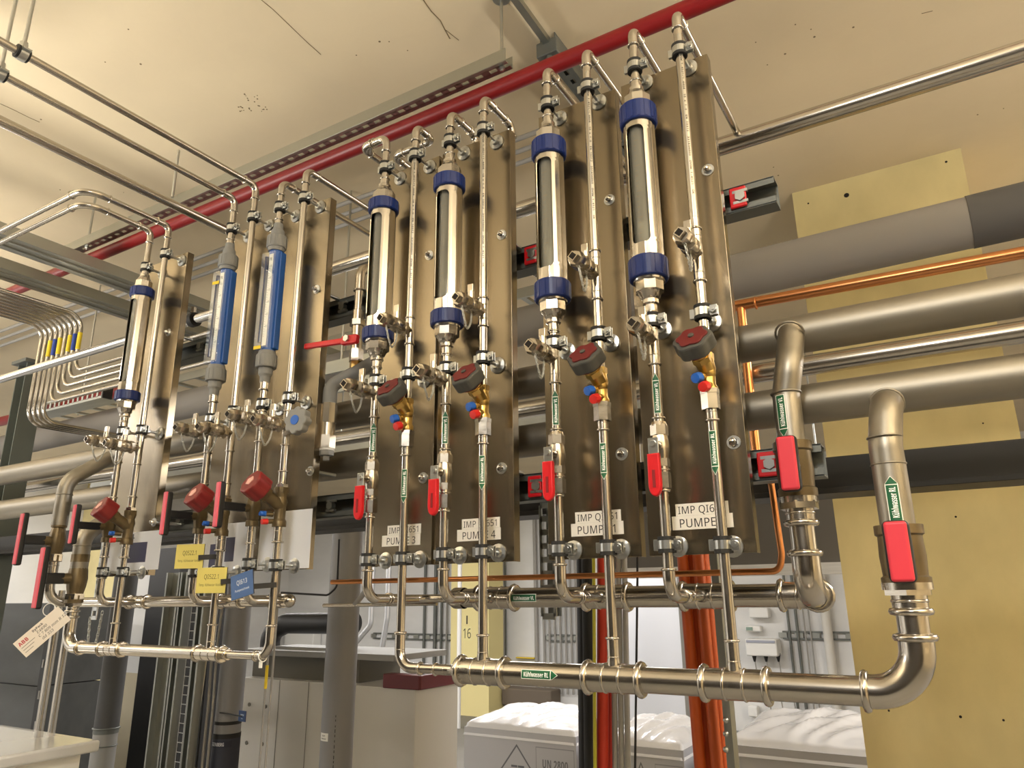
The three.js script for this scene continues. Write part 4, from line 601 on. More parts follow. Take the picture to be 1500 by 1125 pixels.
{ // two cable trunks crossing under the red pipe
  for (const [i, px0, py0, px1, py1, wd] of [[0, 0, 338, 185, 430, .13], [1, 0, 385, 180, 466, .12]]) { const y = 2.97 - i * .02, a = onY(px0, py0, y), b = onY(px1, py1, y), x = (a.x + b.x) / 2 + (i ? -.02 : 0), t = thing('steel_wireway', i ? 'brushed steel wireway beside the tube bundle' : 'brushed steel wireway next to the overhead pipe bends', 'wireway', V(x, y, -1.3), 'steel wireways'); mk('tray', [box(x, y, -1.35, wd, .006, 3.4), box(x - wd / 2, y + .02, -1.35, .004, .046, 3.4), box(x + wd / 2, y + .02, -1.35, .004, .046, 3.4), box(x - wd * .2, y - .006, -1.35, .01, .006, 3.4), box(x + wd * .2, y - .006, -1.35, .01, .006, 3.4)], M.galv, t); } }
{ // bundle of thin tubes with coloured tape
  const z = -1.66, n = 9; for (let i = 0; i < n; i++) { const f = i / (n - 1), top = onZ(122 - 58 * f, 462 + 17 * f, z), x = top.x, y = top.y, t = thing('thin_tube', ['thin steel tube with yellow tape in the bent bundle', 'thin steel tube with blue tape in the bent bundle', 'bare thin steel tube in the bent bundle'][[0, 1, 0, 2, 0, 1, 0, 2, 2][i]], 'tube', V(x, y, z), 'bent tube bundle'); const yb = y - .27 - Math.min(i, 5) * .032; const zf = -.35;
    const path = i < 5 ? [V(x, y, zf), V(x, y, z), V(x, yb, z), V(x + 1.5, yb, z)] : [V(x, y, zf), V(x, y, z), V(x, yb - .05, z), V(x, yb - .05, z - .5)]; mk('tube', tube(path, .0085, .07, 10), M.steel, t); const k = [0, 1, 0, 2, 0, 1, 0, 2, 2][i]; if (k < 2) mk('tape', cyl(V(x, y - .085, z), V(x, y - .165, z), .0098, .0098, 12), k ? M.blueTape : M.yellowTape, t); }
  const a = onZ(-10, 430, -1.2), t = thing('tube_rack', 'dark green rack holding the tube bundle', 'rack', V(-3.4, 2.93, -1.15)); mk('bar', [box(-3.42, 2.80, -1.12, .7, .05, .04, .004)], std(.01, .05, .05, .4), t); }
{ const a = onZ(0, 548, -1.42), b = onZ(285, 458, -1.42), y = (a.y + b.y) / 2, t = thing('bright_pipe', 'bright stainless pipe passing behind the narrow panel', 'pipe', V(-2.6, y, -1.42)); mk('pipe', cyl(V(-5.5, y, -1.46), V(-1.75, y, -1.46), .0165, .0165, 22), M.chrome, t); const c = onZ(285, 458, -1.46), k = thing('ring_clamp', 'dark ring clamp on the bright pipe between narrow and wide panel', 'pipe clamp', V(c.x, y, -1.46)); mk('ring', [lathe(V(c.x - .012, y, -1.46), V(1, 0, 0), [[.0165, 0], [.025, 0], [.025, .024], [.0165, .024]], 20)], M.rubber, k); mk('bolt', [hex(V(c.x, y + .024, -1.455), V(c.x, y + .045, -1.455), .010)], M.nickel, k); }
{ const z = -2.05, x = onZ(44, 560, z).x, t = thing('steel_post', 'grey green steel post beside the tube bundle', 'post', V(x, 0, z)); mk('post', [box(x - .048, 1.5, z, .008, 3.0, .11), box(x + .048, 1.5, z, .008, 3.0, .11), box(x, 1.5, z + .01, .094, 3.0, .008)], std(.12, .135, .12, .6, .3), t); mk('foot_plate', box(x, .01, z, .2, .02, .2), M.darkGalv, t); mk('head_plate', box(x, 2.99, z, .16, .02, .16), M.darkGalv, t); }
// ------------------------------------------------------------------ things below and behind
const vbox = (px0, px1, py, z, d, y0, y1) => { const a = onZ(px0, py, z).x, b = onZ(px1, py, z).x; return box((a + b) / 2, (y0 + y1) / 2, z - d / 2, b - a, y1 - y0, d); };
const at0 = (px, py, z) => { const p = onZ(px, py, z); p.y = 0; return p; };
{ const z = -3.3, y1 = onZ(30, 884, z).y, ys = onZ(30, 1003, z).y, p = at0(20, 950, z), t = thing('slab_cabinet', 'dark grey cabinet of smooth slabs beside the steel tubes', 'cabinet', p); mk('slab', vbox(-120, 57, 990, z, .5, ys + .004, y1), M.slab, t); mk('slab', vbox(-120, 57, 990, z, .5, .02, ys - .004), M.slab, t); mk('carcass', vbox(-118, 56, 990, z - .02, .46, .01, y1 - .01), M.black, t); mk('edge_strip', vbox(57, 64, 990, z, .06, .02, y1), M.black, t); for (const yy of [972, 1018, 1063]) { const q0 = onZ(63 - (yy - 972) * .13, yy, z + .003); mk('hinge', box(q0.x, q0.y, z + .003, .018, .06, .006), M.cableGrey, t); } }
{ const p = at0(20, 1085, -2.7), yt = 1.16, zb = onY(100, 1076, yt).z, t = thing('white_machine', 'white machine with a glossy flat top below the narrow panel', 'machine', V(-3.6, 0, zb + .35)); const gl = new THREE.MeshPhysicalMaterial({ color: new THREE.Color().setRGB(.62, .63, .63), roughness: .12, clearcoat: .8 }); mk('top', box(-3.85, yt - .02, zb + .62, 2.1, .04, 1.24, .01), gl, t); mk('body', box(-3.85, (yt - .04) / 2, zb + .62, 2.0, yt - .04, 1.16), M.white, t); }
const vpipe = (name, label, px, py, z, r, y0, y1, mat, cat = 'pipe', group) => { const p = at0(px, py, z); p.y = y0; return single(name, label, cat, [cyl(V(p.x, y0, z), V(p.x, y1, z), r, r, 26)], mat, p, group); };
vpipe('steel_tube', 'steel tube standing next to the dark slab cabinet', 70, 990, -3.0, .028, 0, 1.72, M.steel, 'tube'); vpipe('steel_tube', 'steel tube standing before the far yellow pillar', 88, 990, -3.0, .024, 0, 1.72, M.steel, 'tube');
single('yellow_pillar', 'far yellow pillar behind the steel tubes', 'pillar', [vbox(84, 150, 990, -6, .5, 0, CEIL)], M.yellowWall, at0(117, 990, -6));
{ const z = -2.95, r = .072, p = at0(166, 990, z), yj = onZ(155, 1066, z).y, t = thing('dark_duct', 'dark grey plastic pipe with pale lower section behind the left manifold', 'pipe', p); mk('upper_pipe', cyl(V(p.x, yj, z), V(p.x, 1.85, z), r, r, 26), std(.07, .07, .072, .6), t); mk('lower_pipe', cyl(V(p.x, 0, z), V(p.x, yj - .03, z), r * .99, r * .99, 26), M.pvcLight, t, 'pale grey lower section'); mk('clip_band', [torus(V(p.x, yj, z), UP, r + .003, .006, 26), cyl(V(p.x, yj - .03, z), V(p.x, yj, z), r * 1.02, r * 1.02, 26), torus(V(p.x, yj - .10, z), UP, r + .001, .004, 26)], M.darkGalv, t); }
{ const z = -4.4, p = at0(185, 1040, z), t = thing('beige_panel', 'beige panel with white top beside the black cabinet', 'panel', p); const ym = onZ(185, 985, z).y; mk('lower', vbox(176, 206, 1000, z, .05, 0, ym), M.beige, t); mk('upper', vbox(178, 208, 1000, z, .05, ym, 2.0), M.white, t); }
single('black_cabinet', 'tall black cabinet behind the steel channels', 'cabinet', [vbox(200, 245, 1000, -4.2, .6, 0, 2.1)], M.black, at0(222, 1000, -4.2));
{ for (const [px0, px1, lab] of [[232, 252, 'pale steel upright channel beside the black cabinet'], [254, 264, 'narrow steel upright beside the wire mesh'], [283, 293, 'steel upright on the far side of the wire mesh']]) { const z = -2.75, a = onZ(px0, 990, z).x, b = onZ(px1, 990, z).x, t = thing('upright_channel', lab, 'upright', V((a + b) / 2, 0, z)); mk('web', box((a + b) / 2, .9, z - .02, b - a, 1.8, .004), M.galv, t); mks('flange', [box(a, .9, z, .004, 1.8, .045), box(b, .9, z, .004, 1.8, .045)], M.galv, t); mks('lip', [box(a + .006, .9, z + .022, .012, 1.8, .003), box(b - .006, .9, z + .022, .012, 1.8, .003)], M.galv, t); } }
{ const z = -2.9, a = onZ(263, 990, z).x, b = onZ(285, 990, z).x, t = thing('wire_tray', 'white wire mesh cable tray standing between steel uprights', 'cable tray', V((a + b) / 2, 0, z)); const gs = []; for (let i = 0; i < 4; i++) gs.push(cyl(V(a + (b - a) * i / 3, .2, z), V(a + (b - a) * i / 3, 1.85, z), .0025, .0025, 6)); for (let i = 0; i < 33; i++) gs.push(cyl(V(a, .22 + i * .05, z + .004), V(b, .22 + i * .05, z + .004), .0025, .0025, 6)); mk('wire', gs, M.white, t); mk('backing', box((a + b) / 2, 1, z - .06, b - a + .04, 1.7, .01), M.black, t); }
for (const [px, r, m, lab] of [[303, .010, M.beige, 'beige cable'], [311, .008, M.cableGrey, 'grey cable'], [318, .007, M.cableGrey, 'thin grey conduit']]) { const z = -2.8, p = at0(px, 990, z); single('hanging_cable', `${lab} hanging beside the banded grey pipe`, 'cable', [tube([V(p.x, 1.85, z), V(p.x - .01, 1.4, z + .01), V(p.x - (px < 305 ? .04 : .01), 1.1, z), V(p.x - (px < 305 ? .07 : .01), .7, z)], r, .3, 8)], m, p); }
{ const z = -2.9, r = .070, p = at0(343, 960, z), t = thing('banded_pipe', 'grey plastic pipe with navy lettered bands and a blue tag', 'pipe', p); const y = py => onZ(338, py, z).y; mk('pipe', cyl(V(p.x, y(1075), z), V(p.x, 2.05, z), r, r, 28), M.pvc, t); mk('lower_sleeve', cyl(V(p.x, 0, z), V(p.x, y(1075), z), r * 1.03, r * 1.03, 28), std(.030, .034, .055, .6), t, 'navy lower sleeve'); mks('band', [cyl(V(p.x, y(1060), z), V(p.x, y(1055), z), r * 1.02, r * 1.02, 28), cyl(V(p.x, y(1080), z), V(p.x, y(1073), z), r * 1.04, r * 1.04, 28)], M.black, t);
  const tg = new THREE.CylinderGeometry(r * 1.045, r * 1.045, .03, 20, 1, true, -.9, 2.2); tg.translate(p.x, y(1088), z); mk('lettered_band', tg, printed(512, 64, (x, W, H) => { x.fillStyle = '#24283a'; x.fillRect(0, 0, W, H); x.fillStyle = '#d8dbe2'; fitText(x, 'GIENBERG', W / 2, H / 2, W * .8, 52); }), t, 'band with white lettering');
  const q0 = onZ(355, 1049, z + .09); plate(t, 'blue_tag', .062, .052, q0, -.1, printed(256, 200, (x, W, H) => { x.fillStyle = '#23406f'; x.fillRect(0, 0, W, H); x.fillStyle = '#c9d6ea'; fitText(x, 'UW16', W / 2, H * .4, W * .5, 50); fitText(x, 'Kreis', W / 2, H * .72, W * .4, 26); }), M.navy, .004, 0, 'blue tag'); mk('tag_strap', boxAB(q0, V(p.x, q0.y, z + r * .9), .01, .006), M.black, t); }
{ const z = -2.85, r = .078, p = at0(500, 960, z), t = thing('grey_plastic_pipe', 'fat grey plastic pipe with a white sticker rising beside the maroon trimmed machine', 'pipe', p); mk('pipe', cyl(V(p.x, 0, z), V(p.x, 2.06, z), r, r, 32), M.pvc, t); const sy = onZ(475, 1074, z).y; const g = new THREE.CylinderGeometry(r * 1.004, r * 1.004, .035, 10, 1, true, -.55, .75); g.translate(p.x, sy, z); mk('sticker', g, printed(256, 120, (x, W, H) => { x.fillStyle = '#e8e8e4'; x.fillRect(0, 0, W, H); x.fillStyle = '#333'; fitText(x, 'R 011', W / 2, H * .35, W * .6, 40); fitText(x, 'Abwasser', W / 2, H * .7, W * .7, 34); }), t, 'small white sticker'); const ps = []; for (let i = 0; i < 24; i++) ps.push(box(Math.sin(.62) * r * 1.003, .6 + i * .022 + rnd() * .006, Math.cos(.62) * r * 1.003, .004, .008 + rnd() * .008, .001).translate(p.x, 0, z)); mk('printed_line', ps, M.black, t); }
{ // rod and thin lines before it
  const z = -1.62; single('steel_rod', 'thin steel rod across the fat grey plastic pipe', 'rod', [cyl(onZ(474, 887, z), onZ(640, 884, z), .0055, .0055, 8)], M.steel, onZ(540, 886, z));
  for (const [px, lab, tp] of [[402, 'thin capillary line with yellow tape hanging below the wide panel', 1], [410, 'thin dark capillary line hanging below the wide panel', 0]]) { const z2 = -1.7, a = onZ(px + 4, 790, z2), b = onZ(px - 16, 1125, z2), t = thing('capillary_line', lab, 'tube', a); mk('tube', cyl(V(a.x, .5, z2), V(a.x, 1.95, z2), .0035, .0035, 8), M.cableGrey, t); if (tp) mk('tape', cyl(V(a.x, onZ(px, 1010, z2).y, z2), V(a.x, onZ(px, 975, z2).y, z2), .0048, .0048, 8), M.yellowTape, t); }
  const w = [onZ(412, 868, z), onZ(480, 872, z), onZ(494, 860, z), onZ(497, 790, z)]; single('curved_wire', 'dark wire curving up before the fat grey plastic pipe', 'wire', [tube(w, .003, .03, 8)], M.black, w[1]);
  const c = [onZ(541, 800, z), onZ(540, 860, z), onZ(520, 886, z)]; single('bent_conduit', 'bent grey conduit meeting the thin steel rod', 'conduit', [tube(c, .008, .05, 10)], M.cableGrey, c[1]); }
{ // machine with maroon trim
  const z = -3.4, c = onZ(609, 1010, z), x = c.x, yt = c.y, xl = onZ(352, 1000, z).x, zb = -3.80, t = thing('machine_housing', 'beige machine housing with a maroon corner trim', 'machine', V((x + xl) / 2, 0, z - .2));
  mk('body', box((x + xl) / 2, yt / 2, (z + zb) / 2, x - xl, yt, z - zb, .004), M.cabinet, t);
  mk('upper_housing', box((x + xl) / 2 - .25, yt + .07, (z + zb) / 2 - .08, x - xl - .5, .14, z - zb - .02), M.cabinetDark, t);
  mk('top_slab', box((x + xl) / 2 - .1, yt + .155, (z + zb) / 2 - .05, x - xl - .12, .035, z - zb + .1, .004), M.pvcLight, t);
  const s = new THREE.Shape(); s.moveTo(0, 0); s.lineTo(-.26, .0); s.lineTo(-.26, .05); s.lineTo(0, .085); s.closePath(); mk('maroon_trim', [box(x - .1, yt + .035, z - .03, .26, .075, .08, .006), box(x + .012, yt + .035, (z + zb) / 2, .045, .075, z - zb, .006)], M.maroon, t, 'glossy maroon trim');
  mk('panel_gap', [box((x + xl) / 2 - .35, yt / 2, z + .0005, .004, yt, .002), box((x + xl) / 2 - .1, yt / 2, z + .0005, .004, yt, .002)], M.cabinetDark, t);
  for (const [px, py] of [[389, 1035], [384, 1090], [365, 1032], [361, 1088]]) { const p = onZ(px, py, z + .002); mk('rivet', orient(new THREE.CylinderGeometry(.012, .012, .004, 10), p, V(0, 0, 1)), M.cabinetDark, t); }
  const z3 = -3.75, hp = [onZ(395, 985, z3), onZ(396, 925, z3), onZ(420, 913, z3), onZ(520, 913, z3)]; const h = thing('black_hose', 'fat black hose arching onto the beige machine', 'hose', hp[0]); mk('hose', tube(hp, .068, .14, 20), M.black, h); mk('socket', cyl(hp[0].clone().add(V(0, -.07, 0)), hp[0].clone().add(V(0, .01, 0)), .078, .078, 22), M.cabinet, h);
}
// far wall: conduits, rails, boxes, pillar with number
const ZW = Z0 + .012;
{ const z = -9.4, a = onZ(660, 950, z), b = onZ(716, 950, z), t = thing('numbered_pillar', 'pale yellow pillar painted with the number 16', 'pillar', V((a.x + b.x) / 2, 0, z)); mk('shaft', box((a.x + b.x) / 2, CEIL / 2, z - .2, b.x - a.x, CEIL, .4), std(.80, .70, .34, .8), t); const n = onZ(684, 928, z + .003); plate(t, 'painted_number', .16, .20, n, 0, printed(160, 200, (x, W, H) => { x.fillStyle = '#e9dfa0'; x.fillRect(0, 0, W, H); x.fillStyle = '#1a1a18'; fitText(x, '16', W / 2, H / 2, W * .95, 190, 'sans-serif', 'normal'); }), M.paper, .002, 0, 'black stencilled number 16'); const m = onZ(684, 908, z + .003); mk('painted_mark', box(m.x, m.y, z + .002, .022, .12, .002), M.black, t); }
for (const [px, r, m] of [[621, .022, M.darkGalv], [637, .03, M.darkGalv], [646, .02, M.darkGalv], [654, .016, M.cableGrey], [733, .014, M.darkGalv], [741, .014, M.darkGalv], [786, .03, M.cableGrey], [797, .02, M.cableGrey], [805, .018, M.cableGrey], [813, .018, M.cableGrey], [821, .018, M.cableGrey], [829, .018, M.cableGrey], [837, .018, M.cableGrey], [845, .018, M.cableGrey], [1157, .016, M.darkGalv], [1169, .018, M.darkGalv], [1180, .01, M.cableGrey], [1188, .01, M.cableGrey]]) vpipe('wall_conduit', `${m === M.darkGalv ? 'dark' : 'grey'} conduit running down the far white wall ${px > 1100 ? 'beside the wall boxes' : px > 780 ? 'in the row of parallel pipes' : px > 700 ? 'between pillar and pipe row' : 'left of the numbered pillar'}`.replace('left of', 'before'), px, 930, ZW + .03, r, .3, 3.0, m, 'conduit', 'far wall conduits');
vpipe('wall_pipe', 'thick grey pipe on the far white wall beside the conduits', 1213, 930, ZW + .06, .055, .2, 3.2, M.cabinet, 'pipe');
for (const [px0, px1, py, lab] of [[1147, 1245, 930, 'dark slotted wall rail behind the conduits near the column'], [803, 858, 934, 'wall rail behind the row of parallel pipes'], [548, 660, 931, 'dark wall rail beside the numbered pillar']]) { const a = onZ(px0, py, ZW), b = onZ(px1, py, ZW), t = thing('wall_rail', lab, 'rail', a.clone().lerp(b, .5)); mk('bar', [box((a.x + b.x) / 2, a.y + .04, ZW + .01, b.x - a.x, .02, .03), box((a.x + b.x) / 2, a.y - .04, ZW + .01, b.x - a.x, .02, .03)], M.darkGalv, t); const n = Math.round((b.x - a.x) / .22); mk('bridge', Array.from({ length: n + 1 }, (_, i) => box(a.x + (b.x - a.x) * i / n, a.y, ZW + .01, .1, .06, .02)), M.galv, t); }
{ const bxw = (px0, py0, px1, py1, d, lab, name = 'wall_box', mat = M.white) => { const a = onZ(px0, py0, ZW), b = onZ(px1, py1, ZW), t = thing(name, lab, 'box', V((a.x + b.x) / 2, b.y, ZW)); const w = b.x - a.x, h = a.y - b.y; mk('housing', box((a.x + b.x) / 2, (a.y + b.y) / 2, ZW + d / 2, w, h, d, .02), mat, t); return [t, a, b]; };
  let [t, a, b] = bxw(1098, 934, 1146, 960, .25, 'large white wall box with three black cable glands'); mk('lid_band', box((a.x + b.x) / 2, a.y - .03, ZW + .256, (b.x - a.x) * .9, .03, .01), std(.35, .37, .45, .5), t); for (const px of [1105, 1122, 1140]) { const p = onZ(px, 963, ZW + .12); mk('cable_gland', lathe(p.clone().add(V(0, .05, 0)), V(0, -1, 0), [[.03, 0], [.03, .02], [.012, .1], [0, .1]], 10), M.black, t); mk('cable', tube([p, p.clone().add(V(.02, -.25, 0)), p.clone().add(V(.12, -.32, 0)), p.clone().add(V(.15, -.9, -.05))], .008, .1, 6), M.cableGrey, t); }
  [t, a, b] = bxw(1094, 916, 1118, 925, .12, 'small white meter box with a green display'); mk('display', box((a.x + b.x) / 2 - .04, (a.y + b.y) / 2, ZW + .125, .08, .04, .01), std(.25, .35, .30, .3), t);
  bxw(1100, 890, 1130, 905, .14, 'white wall box above the green display box'); bxw(1098, 1032, 1114, 1049, .12, 'small white box low on the far wall'); bxw(430, 925, 470, 950, .2, 'white wall box seen below the black hose');
  bxw(750, 1004, 822, 1034, .3, 'brown carton standing by the far wall', 'brown_carton', std(.15, .12, .09, .8)); bxw(758, 962, 785, 965, .06, 'yellow strip on the far wall', 'yellow_strip', M.yellowTape); }
single('white_board', 'plain white cabinet between the red and orange cables', 'cabinet', [vbox(914, 1003, 950, -6.5, .5, 0, 1.95)], std(.72, .74, .79, .5), at0(958, 950, -6.5));
single('grey_post', 'grey steel post beside the white cabinet', 'post', [vbox(998, 1014, 950, -6.2, .1, 0, 2.4)], M.cableGrey, at0(1006, 950, -6.2));
{ const a = onZ(545, 925, -7), g = std(.55, .56, .58, .35, .8); for (const [x0, y0, x1, y1, x2, y2, lab] of [[543, 880, 543, 915, 505, 960, 'steel brace bending towards the fat grey pipe'], [568, 880, 567, 905, 557, 965, 'steel brace beside the bent one on the far wall']]) { const z = -7; single('steel_brace', lab, 'brace', [tube([onZ(x0, y0, z).setY(CEIL), onZ(x1, y1, z), onZ(x2, y2, z)], .035, .1, 12)], g, onZ(x1, y1, z)); } vpipe('white_post', 'white post behind the machine corner', 672, 1000, -8.5, .03, 0, 3.2, M.white, 'post'); }
// wrapped battery crates
{ const hazard = printed(512, 320, (x, W, H) => { x.fillStyle = '#c2c2c6'; x.fillRect(0, 0, W, H); x.strokeStyle = '#8a8a90'; x.lineWidth = 2; x.strokeRect(W * .66, H * .12, W * .32, H * .4); x.fillStyle = '#77777b'; fitText(x, 'UN 2800', W * .82, H * .26, W * .22, 34); fitText(x, 'BATTERIES', W * .82, H * .42, W * .22, 26); fitText(x, 'WET', W * .82, H * .56, W * .2, 24); x.save(); x.translate(W * .49, H * .38); x.rotate(Math.PI / 4); x.strokeStyle = '#6a6a70'; x.lineWidth = 5; x.strokeRect(-58, -58, 116, 116); x.beginPath(); x.moveTo(58, -58); x.lineTo(58, 58); x.lineTo(-58, 58); x.closePath(); x.fillStyle = '#66666c'; x.fill(); x.restore(); x.fillStyle = '#6a6a70'; x.fillRect(W * .44, H * .30, 28, 6); x.fillRect(W * .50, H * .30, 28, 6); });
  const crate = (px0, px1, py, z, d, label, bump) => { const a = onZ(px0, py, z), b = onZ(px1, py, z), w = b.x - a.x, yt = a.y, t = thing('battery_crate', label, 'crate', V((a.x + b.x) / 2, 0, z - d / 2), 'film wrapped battery crates'); const g = new THREE.BoxGeometry(w, yt - .12, d); g.translate((a.x + b.x) / 2, .12 + (yt - .12) / 2, z - d / 2); const m = new THREE.Mesh(g, [M.greyBox, M.greyBox, M.greyBox, M.greyBox, hazard, M.greyBox]); m.name = 'carton'; m.castShadow = m.receiveShadow = true; g.translate(-t.position.x, 0, -t.position.z); t.add(m);
    mk('pallet', [box((a.x + b.x) / 2, .1, z - d / 2, w, .03, d), ...[-.4, 0, .4].map(k => box((a.x + b.x) / 2 + k * w, .045, z - d / 2, .1, .09, d))], M.beige, t);
    const n = 40, P = new THREE.PlaneGeometry(w * 1.01, d * 1.01, n, n); P.rotateX(-Math.PI / 2); const pos = P.attributes.position; for (let i = 0; i < pos.count; i++) { const u = pos.getX(i) / w, v = pos.getZ(i) / d, e = Math.max(Math.abs(u), Math.abs(v)) * 2; const f = Math.max(0, 1 - e ** 6); pos.setY(i, e > .98 ? -.05 : f * (bump * (.75 - .5 * v) * (1 - .25 * Math.abs(u)) + .022 * Math.abs(Math.sin(u * 5 + 2.5 * Math.sin(v * 4 + u * 3))) ** 3 + .016 * Math.abs(Math.sin(v * 9 + u * 14 + 2 * Math.sin(u * 7))) ** 4 + .005 * rnd()) + .008); } P.computeVertexNormals(); P.translate((a.x + b.x) / 2, yt, z - d / 2); mk('wrapping_film', P, M.film, t, 'crumpled white plastic film');
    return t; };
  crate(680, 843, 1064, -4.5, .62, 'wrapped grey battery crate beside the dark cable bundle', .10); crate(880, 1000, 1088, -4.3, .6, 'wrapped grey battery crate between the red and orange cables', .10); crate(1062, 1300, 1090, -4.1, .8, 'wrapped grey battery crate next to the yellow column', .10); }
{ // cable bundles
  const run = (px, r, m, lab, z, lean = 0, name = 'power_cable') => { const a = onZ(px, 1000, z), t = single(name, lab, 'cable', [tube([V(a.x + lean * .3, -.0, z), V(a.x, .9, z), V(a.x + lean, 1.7, z), V(a.x + lean * 1.6, 2.3, z)], r, .3, 14)], m, a); return t; };
  run(852, .024, M.black, 'black cable beside the red cables', -2.5, .02); run(858, .020, M.rubber, 'second black cable, behind the green yellow wire', -2.44, .02); run(864, .006, std(.45, .42, .03, .5), 'thin green yellow earth wire beside the red cables', -2.405, .03, 'earth_wire');
  run(874, .021, M.redCable, 'red cable next to the earth wire', -2.48, .04); run(884, .016, M.redCable, 'red cable next to the grey cables', -2.525, .04);
  for (const [i, px] of [893, 902, 911].entries()) run(px, .0102, M.cableGrey, ['grey cable touching the red cables', 'middle grey cable of three', 'grey cable facing the white cabinet'][i], -2.5, .03);
  run(918, .004, M.black, 'thin black wire before the white cabinet', -2.5, .06, 'thin_wire');
  for (const [i, px] of [1018, 1030, 1042, 1050].entries()) run(px, .019, M.orange, ['orange cable facing the white cabinet', 'orange cable second from the white cabinet', 'orange cable second from the steel angle', 'orange cable touching the steel angle'][i], -2.5 - (i % 2) * .045, -.01);
  const z = -2.42, t = thing('steel_angle', 'grey steel angle post beside the orange cables', 'post', at0(1062, 1000, z)); mk('post', vbox(1055, 1066, 1000, z, .05, 0, 2.0), M.galv, t); for (const py of [1055, 1075, 1098]) { const p = onZ(1063, py, z + .004); mk('bolt', sphere(p, .009, 8), M.zinc, t); } }
{ const z = -4.6, y0 = onZ(1180, 826, z).y, y1 = onZ(1180, 700, z).y, p = onZ(1100, 780, z), t = thing('vent_duct', 'dark ventilation duct hanging behind the end panel', 'duct', V(p.x, y0, z)); mk('duct', vbox(880, 1290, 780, z, .6, y0, y1), std(.13, .12, .105, .6), t); for (const px of [920, 1200]) { const x = onZ(px, 780, z).x; mk('hanger_rod', cyl(V(x, y1 - .01, z - .3), V(x, CEIL, z - .3), .006, .006, 8), M.zinc, t); } mk('white_trunking', vbox(900, 1280, 830, z + .03, .10, y0 - .06, y0 + .004), M.whiteWall, t, 'white trunking under the duct'); }
{ // perforated strut standing behind the panels, cable ladder and tray further up
  const z = -1.56, a = onZ(801, 760, z), t = thing('perforated_strut', 'perforated steel strut hanging between the second and third pump panel', 'strut', V(a.x, 1.55, z)); const gs = []; const w = .034, y0 = onZ(800, 903, z).y, y1 = onZ(800, 740, z).y; gs.push(box(a.x - w / 2, (y0 + y1) / 2, z, .008, y1 - y0, .003), box(a.x + w / 2, (y0 + y1) / 2, z, .008, y1 - y0, .003)); for (let y = y0; y < y1; y += .032) gs.push(box(a.x, y, z, w, .014, .003)); mk('strip', gs, M.galv, t); mk('backing', box(a.x, (y0 + y1) / 2, z - .03, w, y1 - y0, .003), M.darkGalv, t);
  const b = onZ(147, 840, -1.52), y2 = onZ(140, 905, -1.52).y, u = thing('perforated_strut', 'perforated steel strut hanging behind the narrow panel foot', 'strut', V(b.x, y2, -1.52)); const hs = []; hs.push(box(b.x - .014, y2 + .25, -1.52, .006, .5, .003), box(b.x + .014, y2 + .25, -1.52, .006, .5, .003)); for (let y = y2; y < y2 + .5; y += .03) hs.push(box(b.x, y, -1.52, .03, .013, .003)); mk('strip', hs, M.zinc, u); mk('chain', chain([V(b.x + .01, y2, -1.50), V(b.x + .03, y2 - .10, -1.50), V(b.x + .06, y2 - .09, -1.50), V(b.x + .08, y2 + .02, -1.50)], 22, .0016, .011), M.zinc, u);
  const lad = (za, y, x0, x1, w, lab) => { const t2 = thing('cable_ladder', lab, 'cable ladder', V((x0 + x1) / 2, y, za)); mks('side_rail', [box((x0 + x1) / 2, y, za, x1 - x0, .05, .012), box((x0 + x1) / 2, y, za - w, x1 - x0, .05, .012)], M.galv, t2); const rg = []; for (let x = x0; x < x1; x += .22) rg.push(box(x, y - .01, za - w / 2, .03, .015, w)); mks('rung', rg, M.galv, t2); for (const x of [x0 + .3, (x0 + x1) / 2, x1 - .2]) mk('hanger_rod', cyl(V(x, y, za - w / 2), V(x, CEIL, za - w / 2), .005, .005, 8), M.zinc, t2); };
  { const z6 = -2.0, a6 = onZ(48, 603, z6), b6 = onZ(152, 572, z6), y6 = (a6.y + b6.y) / 2, t6 = thing('perforated_tray', 'perforated cable tray beside the grey green post', 'cable tray', V((a6.x + b6.x) / 2, y6, z6)); const gs6 = [box((a6.x + b6.x) / 2, y6 + .022, z6, b6.x - a6.x, .010, .003), box((a6.x + b6.x) / 2, y6 - .022, z6, b6.x - a6.x, .012, .003), box((a6.x + b6.x) / 2, y6 - .027, z6 - .05, b6.x - a6.x, .003, .10)]; for (let x = a6.x; x < b6.x; x += .045) gs6.push(box(x, y6, z6, .014, .04, .003)); mk('tray', gs6, M.galv, t6); mk('end_cap', box(b6.x, y6, z6 - .02, .012, .06, .05), M.black, t6); mk('hanger_rod', cyl(V(a6.x + .3, y6, z6 - .1), V(a6.x + .3, CEIL, z6 - .1), .005, .005, 8), M.zinc, t6); const rz = thing('red_branch', 'red branch pipe under the perforated tray', 'pipe', V(a6.x, y6 + .05, -2.3)); mk('pipe', cyl(V(a6.x - 1.2, y6 + .09, -2.22), V(b6.x + .1, y6 + .09, -2.22), .03, .03, 18), M.redPipe, rz); }
  lad(-2.75, 3.02, -6, -.75, .4, 'cable ladder under the ceiling behind the pump panels'); lad(-2.0, 2.53, -2.7, -1.5, .22, 'cable ladder behind the narrow and wide panels'); lad(-3.3, 2.55, -6, -.9, .4, 'cable ladder deep behind the pump panels');
  for (const [i, zz] of [-2.05, -2.12, -2.19].entries()) single('ceiling_conduit', ['grey conduit under the ceiling nearest the pump lines', 'middle grey conduit of three under the ceiling', 'grey conduit under the ceiling nearest the cable ladder'][i], 'conduit', [cyl(V(-6, 3.30, zz), V(-.9, 3.30, zz), .010, .010, 10)], M.cableGrey, V(-3, 3.30, zz));
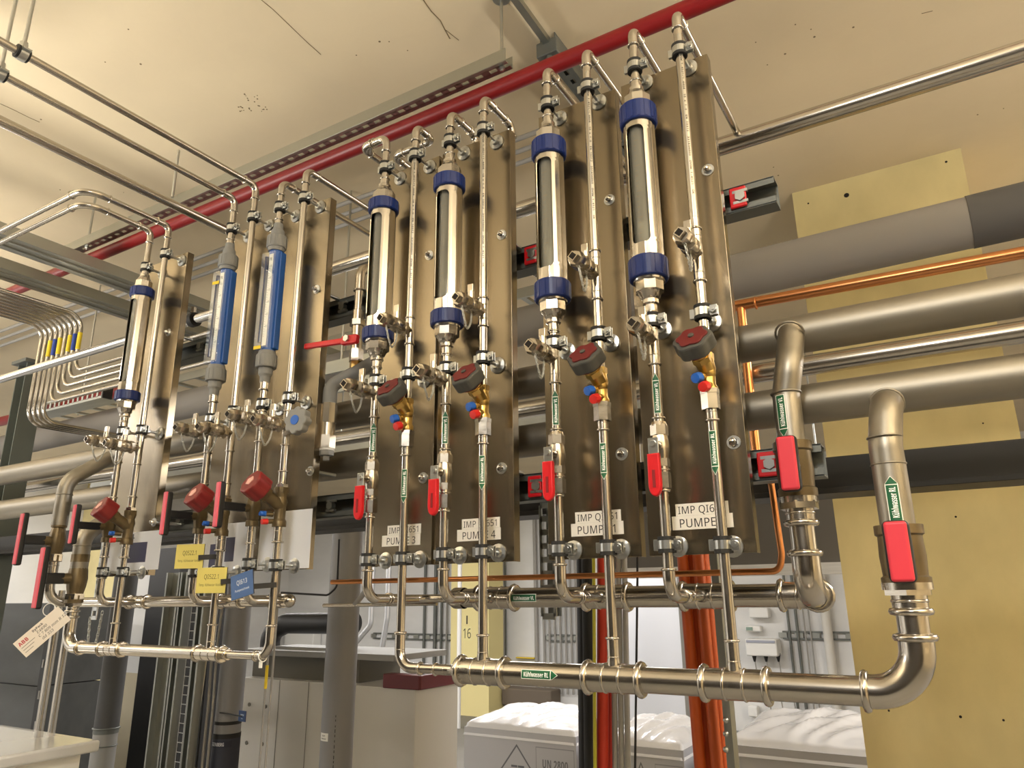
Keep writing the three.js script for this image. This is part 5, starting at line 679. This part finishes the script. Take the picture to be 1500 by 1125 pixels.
  const dz = -1.62, st = thing('red_valve_line', 'nickel pipe with a long red lever between wide panel and fourth pump panel', 'valve', onZ(522, 500, -1.36)); { const z4 = -1.36, P = (px, py) => onZ(px, py, z4), x = P(524, 480).x, y = py => yAt(x2px(x, py), py, z4), Y = py => P(524, py).y; mk('pipe', [cyl(V(x, Y(455), z4), V(x, Y(420), z4), .0125)], M.steel, st); mk('elbow', elbow(V(x, Y(428), z4), V(x, Y(390), z4), V(x, Y(390), z4 - .12), .0125, .035), M.nickel, st); mk('body', [hex(V(x, Y(478), z4), V(x, Y(470), z4), .022), cyl(V(x, Y(512), z4), V(x, Y(456), z4), .0155), hex(V(x, Y(530), z4), V(x, Y(512), z4), .019)], M.nickel, st); mk('brass_nut', [hex(V(x, Y(542), z4), V(x, Y(529), z4), .0165)], M.brass, st); const l0 = onZ(521, 497, -1.265), l1 = onZ(447, 508, -1.265); mk('lever', [boxAB(l0, l1, .012, .015, .004), boxAB(l0.clone().add(V(.008, 0, 0)), l0.clone().lerp(l1, .25), .016, .024, .005)], M.redLever, st, 'long red lever'); mk('lever_nut', [hex(l0.clone().add(V(-.022, .004, 0)), l0.clone().add(V(-.022, .004, .014)), .009), cyl(V(x, Y(497), z4), l0, .008)], M.zinc, st); }
  const gf = thing('grey_union', 'grey plastic elbow with nickel union and end plug beside the wide panel edge', 'fitting', onZ(480, 630, -1.33)); { const z5 = -1.33, x = onZ(481, 620, z5).x, Y = py => onZ(481, py, z5).y; mk('elbow', tube([V(x, Y(592), z5), V(x, Y(566), z5), V(x + .10, Y(566) + .06, z5 - .05)], .0185, .03, 16), M.pvcFit, gf); mk('union', [hex(V(x, Y(620), z5), V(x, Y(592), z5), .0205, 8), cyl(V(x, Y(640), z5), V(x, Y(620), z5), .0185), hex(V(x, Y(657), z5), V(x, Y(638), z5), .0215)], M.nickel, gf); mk('seal', cyl(V(x, Y(660), z5), V(x, Y(656), z5), .0185), M.white, gf); mk('plug', [hex(V(x, Y(667), z5), V(x, Y(660), z5), .019), hex(V(x, Y(674), z5), V(x, Y(667), z5), .011, 4)], M.pvcLight, gf); }
}
scene.traverse(o => { if (o.isMesh) { o.castShadow = true; o.receiveShadow = true; } });
renderer.render(scene, camera);
